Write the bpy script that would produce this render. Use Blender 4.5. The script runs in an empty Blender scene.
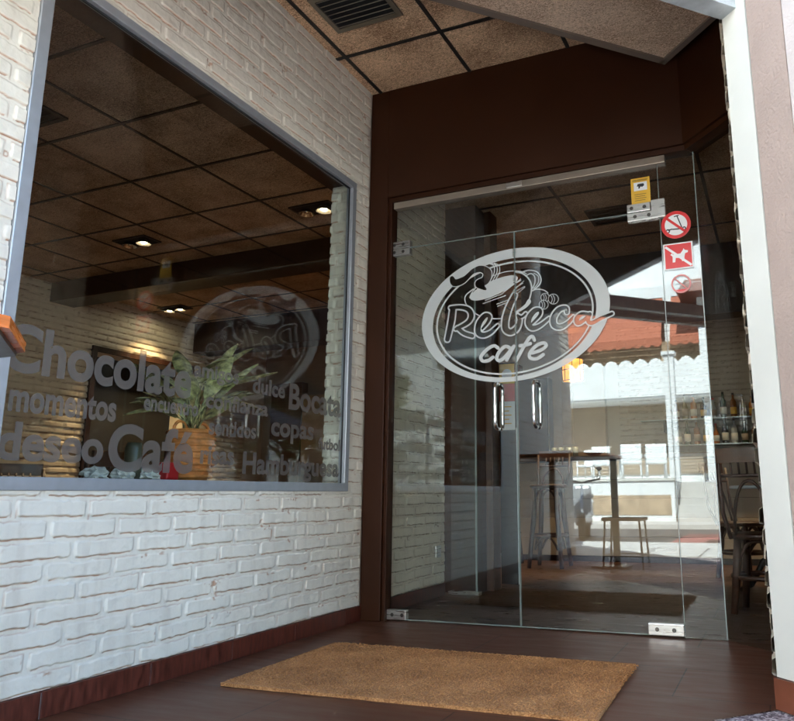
import bpy, bmesh, math, random
import numpy as np
from mathutils import Vector, Matrix
random.seed(7)
S = bpy.context.scene
col = S.collection
R = math.radians
# ------------------------------------------------------------------ camera
F_PX, PX, PY, W_PX, H_PX = 712.1, 490.4, 351.3, 794.0, 721.0      # focal length and optical axis of the photo, in its pixels
yaw, pit, rol = R(-21.61), R(11.42), R(-.59)
fw = Vector((math.sin(yaw)*math.cos(pit), math.cos(yaw)*math.cos(pit), math.sin(pit)))
rt = Vector((math.cos(yaw), -math.sin(yaw), 0)); up = rt.cross(fw)
rt, up = rt*math.cos(rol)+up*math.sin(rol), -rt*math.sin(rol)+up*math.cos(rol)
CAM = Vector((0, 0, .70))
cd = bpy.data.cameras.new('camera'); cam = bpy.data.objects.new('camera', cd); col.objects.link(cam)
M4 = Matrix.Identity(4)
for i in range(3):
    M4[i][0] = rt[i]; M4[i][1] = up[i]; M4[i][2] = -fw[i]; M4[i][3] = CAM[i]
cam.matrix_world = M4
cd.sensor_fit = 'HORIZONTAL'; cd.sensor_width = 36; cd.lens = F_PX/W_PX*36
cd.shift_x = (W_PX/2-PX)/W_PX; cd.shift_y = (PY-H_PX/2)/W_PX
cd.clip_start = .03; cd.clip_end = 2000
S.camera = cam
# ------------------------------------------------------------------ sky, sun, exposure
SUN_EL, SUN_AZ = 50, 12                                            # azimuth clockwise from +Y
w = bpy.data.worlds.new('World'); S.world = w; w.use_nodes = True
sk = w.node_tree.nodes.new('ShaderNodeTexSky'); sk.sky_type = 'NISHITA'; sk.sun_disc = False
sk.sun_elevation = R(SUN_EL); sk.sun_rotation = R(SUN_AZ)
bg = w.node_tree.nodes['Background']; bg.inputs[1].default_value = .11
w.node_tree.links.new(sk.outputs[0], bg.inputs[0])
sd = bpy.data.lights.new('sun', 'SUN'); sd.energy = 5; sd.angle = R(.53); sd.color = (1, .95, .87)
sun = bpy.data.objects.new('sun', sd); col.objects.link(sun)
to_sun = Vector((math.sin(R(SUN_AZ))*math.cos(R(SUN_EL)), math.cos(R(SUN_AZ))*math.cos(R(SUN_EL)), math.sin(R(SUN_EL))))
sun.rotation_euler = to_sun.to_track_quat('Z', 'Y').to_euler()
S.view_settings.view_transform = 'Standard'; S.view_settings.look = 'None'
S.view_settings.gamma = 1; S.view_settings.use_curve_mapping = False
S.view_settings.exposure = 3.5
S.view_settings.use_white_balance = True; S.view_settings.white_balance_temperature = 5800; S.view_settings.white_balance_tint = 1
S.render.engine = 'CYCLES'
S.cycles.max_bounces = 12; S.cycles.transparent_max_bounces = 32; S.cycles.glossy_bounces = 6; S.cycles.diffuse_bounces = 5
S.cycles.sample_clamp_indirect = 6; S.cycles.caustics_reflective = False; S.cycles.caustics_refractive = False

# ------------------------------------------------------------------ pixel helpers (turn measured photo points into true 3D points)
def ray(x, y):
    x = float(x); y = float(y); return (x-PX)/F_PX*rt-(y-PY)/F_PX*up+fw
def hit(x, y, ax, v):
    d = ray(x, y); return CAM+d*((v-CAM[ax])/d[ax])
XW = -2.31          # outer face of the left wall
DY = 3.79           # outer face of the glass front
def seen_in_door(x, y, V):            # point whose mirror image in the glass front is seen at x, y; V = its mirrored depth
    p = hit(x, y, 1, V); return Vector((p.x, 2*DY-p.y, p.z))
def seen_twice(x, y, V):              # the same after a second bounce in the shop window
    p = hit(x, y, 1, V); return Vector((2*XW-p.x, 2*DY-p.y, p.z))

# ------------------------------------------------------------------ materials
def nm(name):
    m = bpy.data.materials.new(name); m.use_nodes = True
    return m, m.node_tree.nodes, m.node_tree.links, m.node_tree.nodes['Principled BSDF']
def mat(name, c, rough=.6, metal=0, noise=0, scale=8, bump=0, bscale=60, coat=0, emit=None, es=0, spec=.5, stretch=None, trans=0):
    m, N, L, b = nm(name)
    b.inputs['Base Color'].default_value = (*c, 1); b.inputs['Roughness'].default_value = rough
    b.inputs['Metallic'].default_value = metal; b.inputs['Specular IOR Level'].default_value = spec
    if coat: b.inputs['Coat Weight'].default_value = coat; b.inputs['Coat Roughness'].default_value = .08
    if trans: b.inputs['Transmission Weight'].default_value = trans
    if emit: b.inputs['Emission Color'].default_value = (*emit, 1); b.inputs['Emission Strength'].default_value = es
    tc = N.new('ShaderNodeTexCoord'); mp = N.new('ShaderNodeMapping'); L.new(tc.outputs['Object'], mp.inputs[0])
    if stretch: mp.inputs['Scale'].default_value = stretch
    if noise:
        n = N.new('ShaderNodeTexNoise'); n.inputs['Scale'].default_value = scale; n.inputs['Detail'].default_value = 6
        L.new(mp.outputs[0], n.inputs[0])
        r = N.new('ShaderNodeMapRange'); r.inputs['From Min'].default_value = .3; r.inputs['From Max'].default_value = .7
        r.inputs['To Min'].default_value = 1-noise; r.inputs['To Max'].default_value = 1+noise
        L.new(n.outputs[0], r.inputs[0])
        v = N.new('ShaderNodeVectorMath'); v.operation = 'SCALE'; v.inputs[0].default_value = c
        L.new(r.outputs[0], v.inputs['Scale']); L.new(v.outputs[0], b.inputs['Base Color'])
        rr = N.new('ShaderNodeMapRange'); rr.inputs['To Min'].default_value = max(.03, rough-.12); rr.inputs['To Max'].default_value = min(1, rough+.12)
        L.new(n.outputs[0], rr.inputs[0]); L.new(rr.outputs[0], b.inputs['Roughness'])
    if bump:
        n2 = N.new('ShaderNodeTexNoise'); n2.inputs['Scale'].default_value = bscale; n2.inputs['Detail'].default_value = 5
        L.new(mp.outputs[0], n2.inputs[0]); bp = N.new('ShaderNodeBump'); bp.inputs['Strength'].default_value = bump
        bp.inputs['Distance'].default_value = .01; L.new(n2.outputs[0], bp.inputs['Height']); L.new(bp.outputs[0], b.inputs['Normal'])
    return m
def glass_mat(name, f0=.045, tint=(.95, .98, .97), gcol=(1, 1, 1)):
    m, N, L, b = nm(name); N.remove(b)
    g = N.new('ShaderNodeNewGeometry'); d = N.new('ShaderNodeVectorMath'); d.operation = 'DOT_PRODUCT'
    L.new(g.outputs['Normal'], d.inputs[0]); L.new(g.outputs['Incoming'], d.inputs[1])
    def mth(op, a, bb=None, c=None):
        n = N.new('ShaderNodeMath'); n.operation = op
        for i, v in enumerate((a, bb, c)):
            if v is None: continue
            if hasattr(v, 'is_linked') or hasattr(v, 'links'): L.new(v, n.inputs[i])
            else: n.inputs[i].default_value = v
        return n.outputs[0]
    c = mth('ABSOLUTE', d.outputs['Value']); o = mth('SUBTRACT', 1.0, c); p = mth('POWER', o, 5.0)
    fr = mth('MULTIPLY_ADD', p, 1-f0, f0)
    tr = N.new('ShaderNodeBsdfTransparent'); tr.inputs[0].default_value = (*tint, 1)
    gl = N.new('ShaderNodeBsdfAnisotropic') if False else N.new('ShaderNodeBsdfGlossy')
    gl.inputs['Roughness'].default_value = 0; gl.inputs['Color'].default_value = (*gcol, 1)
    mx = N.new('ShaderNodeMixShader'); L.new(fr, mx.inputs[0]); L.new(tr.outputs[0], mx.inputs[1]); L.new(gl.outputs[0], mx.inputs[2])
    L.new(mx.outputs[0], N['Material Output'].inputs[0])
    return m
def painted_brick(name, base, stain, dark=(.16, .08, .04)):
    m, N, L, b = nm(name)
    a = N.new('ShaderNodeAttribute'); a.attribute_name = 'wear_shade'
    tc = N.new('ShaderNodeTexCoord'); n = N.new('ShaderNodeTexNoise'); n.inputs['Scale'].default_value = 3.5; n.inputs['Detail'].default_value = 7
    L.new(tc.outputs['Object'], n.inputs[0])
    r = N.new('ShaderNodeValToRGB'); r.color_ramp.elements[0].position = .3; r.color_ramp.elements[1].position = .7
    r.color_ramp.elements[0].color = (*[c*.9 for c in base], 1); r.color_ramp.elements[1].color = (*base, 1)
    L.new(n.outputs[0], r.inputs[0])
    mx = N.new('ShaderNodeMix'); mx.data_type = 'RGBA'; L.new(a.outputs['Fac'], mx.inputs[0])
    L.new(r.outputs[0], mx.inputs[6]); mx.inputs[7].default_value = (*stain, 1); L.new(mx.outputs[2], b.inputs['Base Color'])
    mg = N.new('ShaderNodeMapping'); mg.inputs['Scale'].default_value = (14, 14, 1.6); L.new(tc.outputs['Object'], mg.inputs[0]); ng = N.new('ShaderNodeTexNoise'); ng.inputs['Scale'].default_value = 1.4; ng.inputs['Detail'].default_value = 8; L.new(mg.outputs[0], ng.inputs[0])
    rg_ = N.new('ShaderNodeMapRange'); rg_.inputs['From Min'].default_value = .52; rg_.inputs['From Max'].default_value = .8; rg_.inputs['To Max'].default_value = .35; L.new(ng.outputs[0], rg_.inputs[0])
    mx3 = N.new('ShaderNodeMix'); mx3.data_type = 'RGBA'; L.new(rg_.outputs[0], mx3.inputs[0]); L.new(mx.outputs[2], mx3.inputs[6]); mx3.inputs[7].default_value = (.42, .34, .26, 1); L.new(mx3.outputs[2], b.inputs['Base Color'])
    b.inputs['Roughness'].default_value = .5
    n2 = N.new('ShaderNodeTexNoise'); n2.inputs['Scale'].default_value = 45; n2.inputs['Detail'].default_value = 6; L.new(tc.outputs['Object'], n2.inputs[0])
    bp = N.new('ShaderNodeBump'); bp.inputs['Strength'].default_value = .35; bp.inputs['Distance'].default_value = .006
    L.new(n2.outputs[0], bp.inputs['Height']); L.new(bp.outputs[0], b.inputs['Normal'])
    return m
def tile_floor(name, c, tw, th, ox, oy, rough=.3, rot=0, c2=None, grout=(.012, .007, .005)):
    m, N, L, b = nm(name)
    tc = N.new('ShaderNodeTexCoord'); mp = N.new('ShaderNodeMapping'); mp.inputs['Location'].default_value = (-ox, -oy, 0); mp.vector_type = 'POINT'
    L.new(tc.outputs['Object'], mp.inputs[0]); mp.inputs['Rotation'].default_value = (0, 0, rot)
    b.inputs['Specular IOR Level'].default_value = .28
    br = N.new('ShaderNodeTexBrick'); br.inputs['Scale'].default_value = 1; br.inputs['Brick Width'].default_value = tw; br.inputs['Row Height'].default_value = th
    br.inputs['Mortar Size'].default_value = .0028; br.inputs['Mortar Smooth'].default_value = .1; br.offset = .5 if c2 is None else 0
    br.inputs['Color1'].default_value = (*c, 1); br.inputs['Color2'].default_value = (*(c2 or [v*.86 for v in c]), 1); br.inputs['Mortar'].default_value = (*grout, 1)
    L.new(mp.outputs[0], br.inputs[0])
    mp2 = N.new('ShaderNodeMapping'); mp2.inputs['Scale'].default_value = (1, 5, 1); L.new(tc.outputs['Object'], mp2.inputs[0])
    n = N.new('ShaderNodeTexNoise'); n.inputs['Scale'].default_value = 4; n.inputs['Detail'].default_value = 8; n.inputs['Roughness'].default_value = .65; L.new(mp2.outputs[0], n.inputs[0])
    r = N.new('ShaderNodeMapRange'); r.inputs['From Min'].default_value = .3; r.inputs['From Max'].default_value = .7; r.inputs['To Min'].default_value = .82; r.inputs['To Max'].default_value = 1.18
    L.new(n.outputs[0], r.inputs[0]); v = N.new('ShaderNodeVectorMath'); v.operation = 'SCALE'; L.new(br.outputs[0], v.inputs[0]); L.new(r.outputs[0], v.inputs['Scale'])
    L.new(v.outputs[0], b.inputs['Base Color'])
    rr = N.new('ShaderNodeMapRange'); rr.inputs['From Min'].default_value = .3; rr.inputs['From Max'].default_value = .7; rr.inputs['To Min'].default_value = rough-.05; rr.inputs['To Max'].default_value = rough+.12
    L.new(n.outputs[0], rr.inputs[0]); L.new(rr.outputs[0], b.inputs['Roughness'])
    bp = N.new('ShaderNodeBump'); bp.inputs['Strength'].default_value = .25; bp.inputs['Distance'].default_value = .002; bp.invert = True
    L.new(br.outputs['Fac'], bp.inputs['Height']); L.new(bp.outputs[0], b.inputs['Normal'])
    return m
def fibre_board(name, c, dark):
    m, N, L, b = nm(name)
    tc = N.new('ShaderNodeTexCoord'); mp = N.new('ShaderNodeMapping'); mp.inputs['Scale'].default_value = (1, 2.2, 1); mp.inputs['Rotation'].default_value = (0, 0, .5); L.new(tc.outputs['Object'], mp.inputs[0])
    n = N.new('ShaderNodeTexNoise'); n.inputs['Scale'].default_value = 42; n.inputs['Detail'].default_value = 5; n.inputs['Distortion'].default_value = 3; L.new(mp.outputs[0], n.inputs[0])
    n3 = N.new('ShaderNodeTexNoise'); n3.inputs['Scale'].default_value = 3; n3.inputs['Detail'].default_value = 4; L.new(tc.outputs['Object'], n3.inputs[0])
    ad = N.new('ShaderNodeMath'); ad.operation = 'MULTIPLY_ADD'; ad.inputs[1].default_value = .35; L.new(n3.outputs[0], ad.inputs[0]); L.new(n.outputs[0], ad.inputs[2])
    r = N.new('ShaderNodeValToRGB'); r.color_ramp.elements[0].position = .55; r.color_ramp.elements[1].position = .78
    r.color_ramp.elements[0].color = (*dark, 1); r.color_ramp.elements[1].color = (*c, 1); L.new(ad.outputs[0], r.inputs[0]); L.new(r.outputs[0], b.inputs['Base Color'])
    b.inputs['Roughness'].default_value = .95
    bp = N.new('ShaderNodeBump'); bp.inputs['Strength'].default_value = .8; bp.inputs['Distance'].default_value = .006; L.new(n.outputs[0], bp.inputs['Height']); L.new(bp.outputs[0], b.inputs['Normal'])
    return m
def wood(name, c, rough=.35, scale=(1, 1, 12), k=.35):
    return mat(name, c, rough, noise=k, scale=5, stretch=scale, bump=.1, bscale=20, coat=.04)
def plain_plus_label(name, c, lab, z0, z1): pass

MT = dict(
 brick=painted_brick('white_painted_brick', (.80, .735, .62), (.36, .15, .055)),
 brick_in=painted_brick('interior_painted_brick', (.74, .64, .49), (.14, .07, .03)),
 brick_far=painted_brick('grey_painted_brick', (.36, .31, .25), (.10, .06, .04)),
 base=mat('brown_tile_skirting', (.085, .020, .011), .4, noise=.45, scale=10, stretch=(6, 6, 1.2)),
 floor=tile_floor('brown_porch_tiles', (.095, .035, .018), .645, .43, -.41, 3.17, rough=.36),
 floor_in=tile_floor('brown_indoor_tiles', (.075, .04, .027), .645, .43, -.41, 3.17, rough=.28),
 alu=mat('grey_aluminium', (.42, .44, .47), .38, .55, noise=.06, scale=20),
 alu_dark=mat('bronze_rail', (.30, .25, .2), .35, .6, noise=.08),
 brown=mat('brown_lacquered_steel', (.028, .0078, .0016), .5, noise=.1, scale=3, spec=.2),
 dbrown=mat('dark_brown_wood', (.03, .012, .006), .4, noise=.3, stretch=(3, 3, .5)),
 steel=mat('brushed_steel', (.62, .6, .57), .3, 1, noise=.08, stretch=(1, 1, 20)),
 chrome=mat('polished_chrome', (.85, .85, .84), .06, 1),
 screw=mat('dark_screw', (.12, .11, .1), .3, 1),
 glass=glass_mat('clear_glass', .042), wglass=glass_mat('window_glass', .05),
 edge=mat('pale_glass_edge', (.26, .30, .28), .15, spec=.8),
 vinyl=mat('frosted_vinyl', (.55, .57, .56), .6), wvinyl=mat('grey_window_vinyl', (.12, .10, .085), .6),
 board=fibre_board('wood_wool_board', (.88, .60, .37), (.22, .115, .055)),
 board2=fibre_board('pale_wood_wool_board', (.88, .68, .50), (.34, .21, .13)),
 grid=mat('dark_ceiling_grid', (.022, .017, .013), .5), trim=mat('grey_brown_trim', (.17, .13, .1), .5),
 vent=mat('brown_grey_vent', (.16, .13, .09), .45, .2), black=mat('black_void', (.006, .006, .006), .7),
 galv=mat('rusty_galvanised_steel', (.45, .48, .5), .45, .4, noise=.3, scale=9, bump=.3), rust=mat('rust', (.16, .06, .025), .8, noise=.4, scale=14),
 plaster=mat('smooth_white_plaster', (.58, .56, .50), .7, noise=.05, scale=3, bump=.15, bscale=8),
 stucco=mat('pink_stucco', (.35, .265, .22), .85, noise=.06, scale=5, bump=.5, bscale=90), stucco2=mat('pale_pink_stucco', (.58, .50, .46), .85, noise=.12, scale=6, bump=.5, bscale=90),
 pipe=mat('black_rubber_joint', (.02, .02, .022), .6), skirt2=mat('red_brown_skirting', (.16, .05, .025), .4, noise=.3, scale=5),
 coir=None, granite=None,
 wood_dark=wood('dark_bentwood', (.045, .015, .006), .5), wood_or=wood('orange_varnished_wood', (.50, .13, .02), .25), wood_mid=wood('brown_wood', (.09, .035, .014)),
 cream=mat('cream_planks', (.36, .29, .22), .6, noise=.1, scale=3), btop=mat('dark_bar_top', (.035, .022, .016), .3),
 white=mat('white_wall_paint', (.70, .70, .68), .8, noise=.04, scale=1), roof=mat('grey_roof', (.3, .29, .28), .9),
 asphalt=mat('asphalt', (.07, .07, .072), .9, noise=.2, scale=30), stripepaint=mat('sun_stripe_paint', (.55, .55, .54), .7, noise=.08, scale=6),
 redpave=mat('red_road_coating', (.30, .10, .09), .8, noise=.15, scale=8), kerb=mat('concrete_kerb', (.47, .45, .42), .85, noise=.1),
 orange=mat('orange_awning_canvas', (.36, .115, .06), .8), iron=mat('black_cast_iron', (.012, .012, .014), .4, .5),
 plastic=mat('white_plastic', (.78, .78, .76), .35), tan=mat('tan_stained_panel', (.38, .28, .18), .8, noise=.3, scale=4),
 slat=mat('beige_blind', (.42, .33, .22), .6), glassdark=mat('dark_window_pane', (.03, .035, .04), .08),
 leaf=mat('street_tree_leaf', (.07, .11, .025), .6, noise=.4, scale=2), bark=mat('bark', (.12, .09, .06), .9, noise=.3),
 leafp=mat('variegated_leaf', (.44, .43, .20), .5, noise=.85, scale=35), wicker=mat('wicker_weave', (.74, .28, .07), .6, noise=.3, scale=30),
 paper=mat('white_paper', (.8, .77, .7), .8), green=mat('olive_glass', (.08, .075, .045), .3), red=mat('red_gloss', (.55, .015, .02), .4), skin=mat('skin', (.50, .25, .15), .5),
 marble=mat('grey_marble', (.5, .52, .55), .15, noise=.1), signw=mat('sign_white', (.8, .8, .8), .4), signb=mat('sign_black', (.02, .02, .02), .5),
 signy=mat('sign_yellow', (.72, .42, .03), .45), pinkred=mat('faded_pink_red', (.62, .22, .2), .5), signred=mat('sign_red', (.62, .01, .012), .4),
 denim=mat('dark_grey_cotton', (.04, .042, .05), .9), hair=mat('dark_hair', (.02, .012, .008), .6), jeans=mat('blue_jeans', (.05, .07, .13), .9), camb=mat('black_camera_plastic', (.015, .015, .016), .45),
 bulb=mat('lit_spot_bulb', (1, .8, .5), .5, emit=(1, .78, .5), es=14), lantern=mat('lit_orange_shade', (.8, .3, .06), .6, emit=(1, .30, .035), es=.16),
 carp=mat('silver_car_paint', (.45, .46, .48), .25, .3, coat=.5), tyre=mat('black_rubber', (.02, .02, .02), .8), shirtred=mat('bright_red_plastic', (.6, .03, .03), .3),
)
def coir():
    m, N, L, b = nm('coir_bristle'); tc = N.new('ShaderNodeTexCoord')
    n = N.new('ShaderNodeTexNoise'); n.inputs['Scale'].default_value = 170; n.inputs['Detail'].default_value = 3; L.new(tc.outputs['Object'], n.inputs[0])
    n2 = N.new('ShaderNodeTexNoise'); n2.inputs['Scale'].default_value = 5; n2.inputs['Detail'].default_value = 6; n2.inputs['Roughness'].default_value = .6; L.new(tc.outputs['Object'], n2.inputs[0])
    a = N.new('ShaderNodeMath'); a.operation = 'MULTIPLY_ADD'; a.inputs[1].default_value = .6; L.new(n2.outputs[0], a.inputs[0]); L.new(n.outputs[0], a.inputs[2])
    r = N.new('ShaderNodeValToRGB'); e = r.color_ramp.elements; e[0].position = .48; e[0].color = (.12, .045, .014, 1); e[1].position = 1.0; e[1].color = (.56, .285, .105, 1)
    x = e.new(.76); x.color = (.37, .17, .056, 1); L.new(a.outputs[0], r.inputs[0]); L.new(r.outputs[0], b.inputs['Base Color']); b.inputs['Roughness'].default_value = .95
    bp = N.new('ShaderNodeBump'); bp.inputs['Strength'].default_value = 1; bp.inputs['Distance'].default_value = .008; L.new(n.outputs[0], bp.inputs['Height']); L.new(bp.outputs[0], b.inputs['Normal'])
    return m
def granite():
    m, N, L, b = nm('speckled_granite_paving'); tc = N.new('ShaderNodeTexCoord')
    v = N.new('ShaderNodeTexVoronoi'); v.inputs['Scale'].default_value = 110; L.new(tc.outputs['Object'], v.inputs[0])
    r = N.new('ShaderNodeValToRGB'); r.color_ramp.interpolation = 'CONSTANT'; e = r.color_ramp.elements
    e[0].color = (.08, .055, .06, 1); e[1].position = .3; e[1].color = (.28, .22, .22, 1); x = e.new(.55); x.color = (.50, .43, .41, 1); y = e.new(.82); y.color = (.17, .13, .13, 1)
    s = N.new('ShaderNodeSeparateColor'); L.new(v.outputs['Color'], s.inputs[0]); L.new(s.outputs[0], r.inputs[0]); L.new(r.outputs[0], b.inputs['Base Color']); b.inputs['Roughness'].default_value = .75
    return m
def vinyl_mix(m, k):
    N = m.node_tree.nodes; L = m.node_tree.links; o = N['Material Output']; t = N.new('ShaderNodeBsdfTransparent'); x = N.new('ShaderNodeMixShader'); x.inputs[0].default_value = k
    L.new(N['Principled BSDF'].outputs[0], x.inputs[1]); L.new(t.outputs[0], x.inputs[2]); L.new(x.outputs[0], o.inputs[0])
vinyl_mix(MT['wvinyl'], .28); vinyl_mix(MT['vinyl'], .12)
MT['board_in'] = fibre_board('indoor_wood_wool_board', (.74, .54, .36), (.17, .105, .06))
MT['coir'] = coir(); MT['granite'] = granite()

# ------------------------------------------------------------------ mesh builder
class MB:
    def __init__(s): s.v = []; s.f = []; s.m = []; s.mats = []; s.smooth = []
    def mi(s, m):
        if m not in s.mats: s.mats.append(m)
        return s.mats.index(m)
    def add(s, vs, fs, m=0, smooth=False):
        k = len(s.v); s.v += [tuple(p) for p in vs]
        for f in fs: s.f.append([i+k for i in f]); s.m.append(m); s.smooth.append(smooth)
        return s
    def box(s, lo, hi, m=0, M=None):
        x0, y0, z0 = lo; x1, y1, z1 = hi
        vs = [Vector(p) for p in ((x0, y0, z0), (x1, y0, z0), (x1, y1, z0), (x0, y1, z0), (x0, y0, z1), (x1, y0, z1), (x1, y1, z1), (x0, y1, z1))]
        if M is not None: vs = [M @ p for p in vs]
        return s.add(vs, [(0, 3, 2, 1), (4, 5, 6, 7), (0, 1, 5, 4), (1, 2, 6, 5), (2, 3, 7, 6), (3, 0, 4, 7)], m)
    def bbox(s, lo, hi, r=.004, m=0, M=None):       # box with bevelled edges
        bm = bmesh.new(); bmesh.ops.create_cube(bm, size=1)
        lo = Vector(lo); hi = Vector(hi); c = (lo+hi)/2; d = hi-lo
        for v in bm.verts: v.co = Vector((v.co.x*d.x, v.co.y*d.y, v.co.z*d.z))+c
        bmesh.ops.bevel(bm, geom=bm.edges[:], offset=min(r, min(d)*.45), segments=2, profile=.5, affect='EDGES')
        if M is not None: bm.transform(M)
        s.add([v.co.copy() for v in bm.verts], [[v.index for v in f.verts] for f in bm.faces], m); bm.free(); return s
    def tube(s, pts, r, n=10, m=0, cap=True, closed=False):
        pts = [Vector(p) for p in pts]; rs = r if hasattr(r, '__len__') else [r]*len(pts); k = len(s.v); prev = None; L = len(pts)
        for i, p in enumerate(pts):
            if closed: t = pts[(i+1) % L]-pts[i-1]
            else: t = pts[min(i+1, L-1)]-pts[max(i-1, 0)]
            t.normalize()
            if prev is None:
                a = Vector((0, 0, 1)) if abs(t.z) < .9 else Vector((1, 0, 0)); u = t.cross(a).normalized()
            else: u = (prev-t*prev.dot(t)).normalized()
            prev = u; v = t.cross(u)
            for j in range(n):
                a = 2*math.pi*j/n; s.v.append(tuple(p+(u*math.cos(a)+v*math.sin(a))*rs[i]))
        for i in range(L if closed else L-1):
            i2 = (i+1) % L
            for j in range(n):
                j2 = (j+1) % n; s.f.append([k+i*n+j, k+i*n+j2, k+i2*n+j2, k+i2*n+j]); s.m.append(m); s.smooth.append(True)
        if cap and not closed:
            s.f.append([k+j for j in range(n)][::-1]); s.m.append(m); s.smooth.append(False)
            s.f.append([k+(L-1)*n+j for j in range(n)]); s.m.append(m); s.smooth.append(False)
        return s
    def lathe(s, prof, c=(0, 0, 0), n=20, m=0, M=None):
        k = len(s.v)
        for r, z in prof:
            for j in range(n):
                a = 2*math.pi*j/n; p = Vector((c[0]+r*math.cos(a), c[1]+r*math.sin(a), c[2]+z)); s.v.append(tuple(M @ p if M is not None else p))
        for i in range(len(prof)-1):
            for j in range(n):
                j2 = (j+1) % n; s.f.append([k+i*n+j, k+i*n+j2, k+(i+1)*n+j2, k+(i+1)*n+j]); s.m.append(m); s.smooth.append(True)
        s.f.append([k+j for j in range(n)][::-1]); s.m.append(m); s.smooth.append(False)
        s.f.append([k+(len(prof)-1)*n+j for j in range(n)]); s.m.append(m); s.smooth.append(False)
        return s
    def prism(s, poly, z0, z1, m=0, M=None):
        n = len(poly); vs = [Vector((x, y, z0)) for x, y in poly]+[Vector((x, y, z1)) for x, y in poly]
        if M is not None: vs = [M @ p for p in vs]
        return s.add(vs, [list(range(n))[::-1], list(range(n, 2*n))]+[[i, (i+1) % n, n+(i+1) % n, n+i] for i in range(n)], m)
    def sphere(s, c, r, n=12, m=0, sc=(1, 1, 1)):
        prof = [(max(1e-4, r*math.sin(math.pi*i/n)), -r*math.cos(math.pi*i/n)) for i in range(n+1)]
        return s.lathe(prof, (0, 0, 0), n*2, m, Matrix.Translation(c) @ Matrix.Diagonal((*sc, 1)))
    def build(s, name, mats, parent=None):
        me = bpy.data.meshes.new(name); me.from_pydata(s.v, [], s.f)
        for mm in (mats if isinstance(mats, (list, tuple)) else [mats]): me.materials.append(mm if not isinstance(mm, str) else MT[mm])
        me.polygons.foreach_set('material_index', s.m); me.polygons.foreach_set('use_smooth', s.smooth); me.update()
        o = bpy.data.objects.new(name, me); col.objects.link(o)
        if parent is not None: attach(o, parent)
        return o
def attach(o, parent):
    o.parent = parent; o.matrix_parent_inverse = Matrix.Translation(parent.location).inverted() if parent.type == 'EMPTY' and parent.parent is None and not parent.rotation_euler.z else Matrix.Identity(4)
def box(name, lo, hi, m, parent=None, r=0):
    b = MB(); b.bbox(lo, hi, r) if r else b.box(lo, hi); return b.build(name, m, parent)
def tag(o, label=None, cat=None, group=None, kind=None):
    for k, v in (('label', label), ('category', cat), ('group', group), ('kind', kind)):
        if v: o[k] = v
    return o
def thing(name, loc, label, cat, group=None):
    o = bpy.data.objects.new(name, None); col.objects.link(o); o.location = loc; o.empty_display_size = .1
    return tag(o, label, cat, group)
def struct(o): return tag(o, kind='structure')
def dup(root, loc, rz=0, label=None):
    r = root.copy(); col.objects.link(r); r.location = loc; r.rotation_euler = (0, 0, rz)
    if label: r['label'] = label
    for ch in list(root.children):
        c = ch.copy(); col.objects.link(c); c.parent = r
        for g in list(ch.children):
            d = g.copy(); col.objects.link(d); d.parent = c
            d.matrix_parent_inverse = g.matrix_parent_inverse.copy()
    return r

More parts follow.
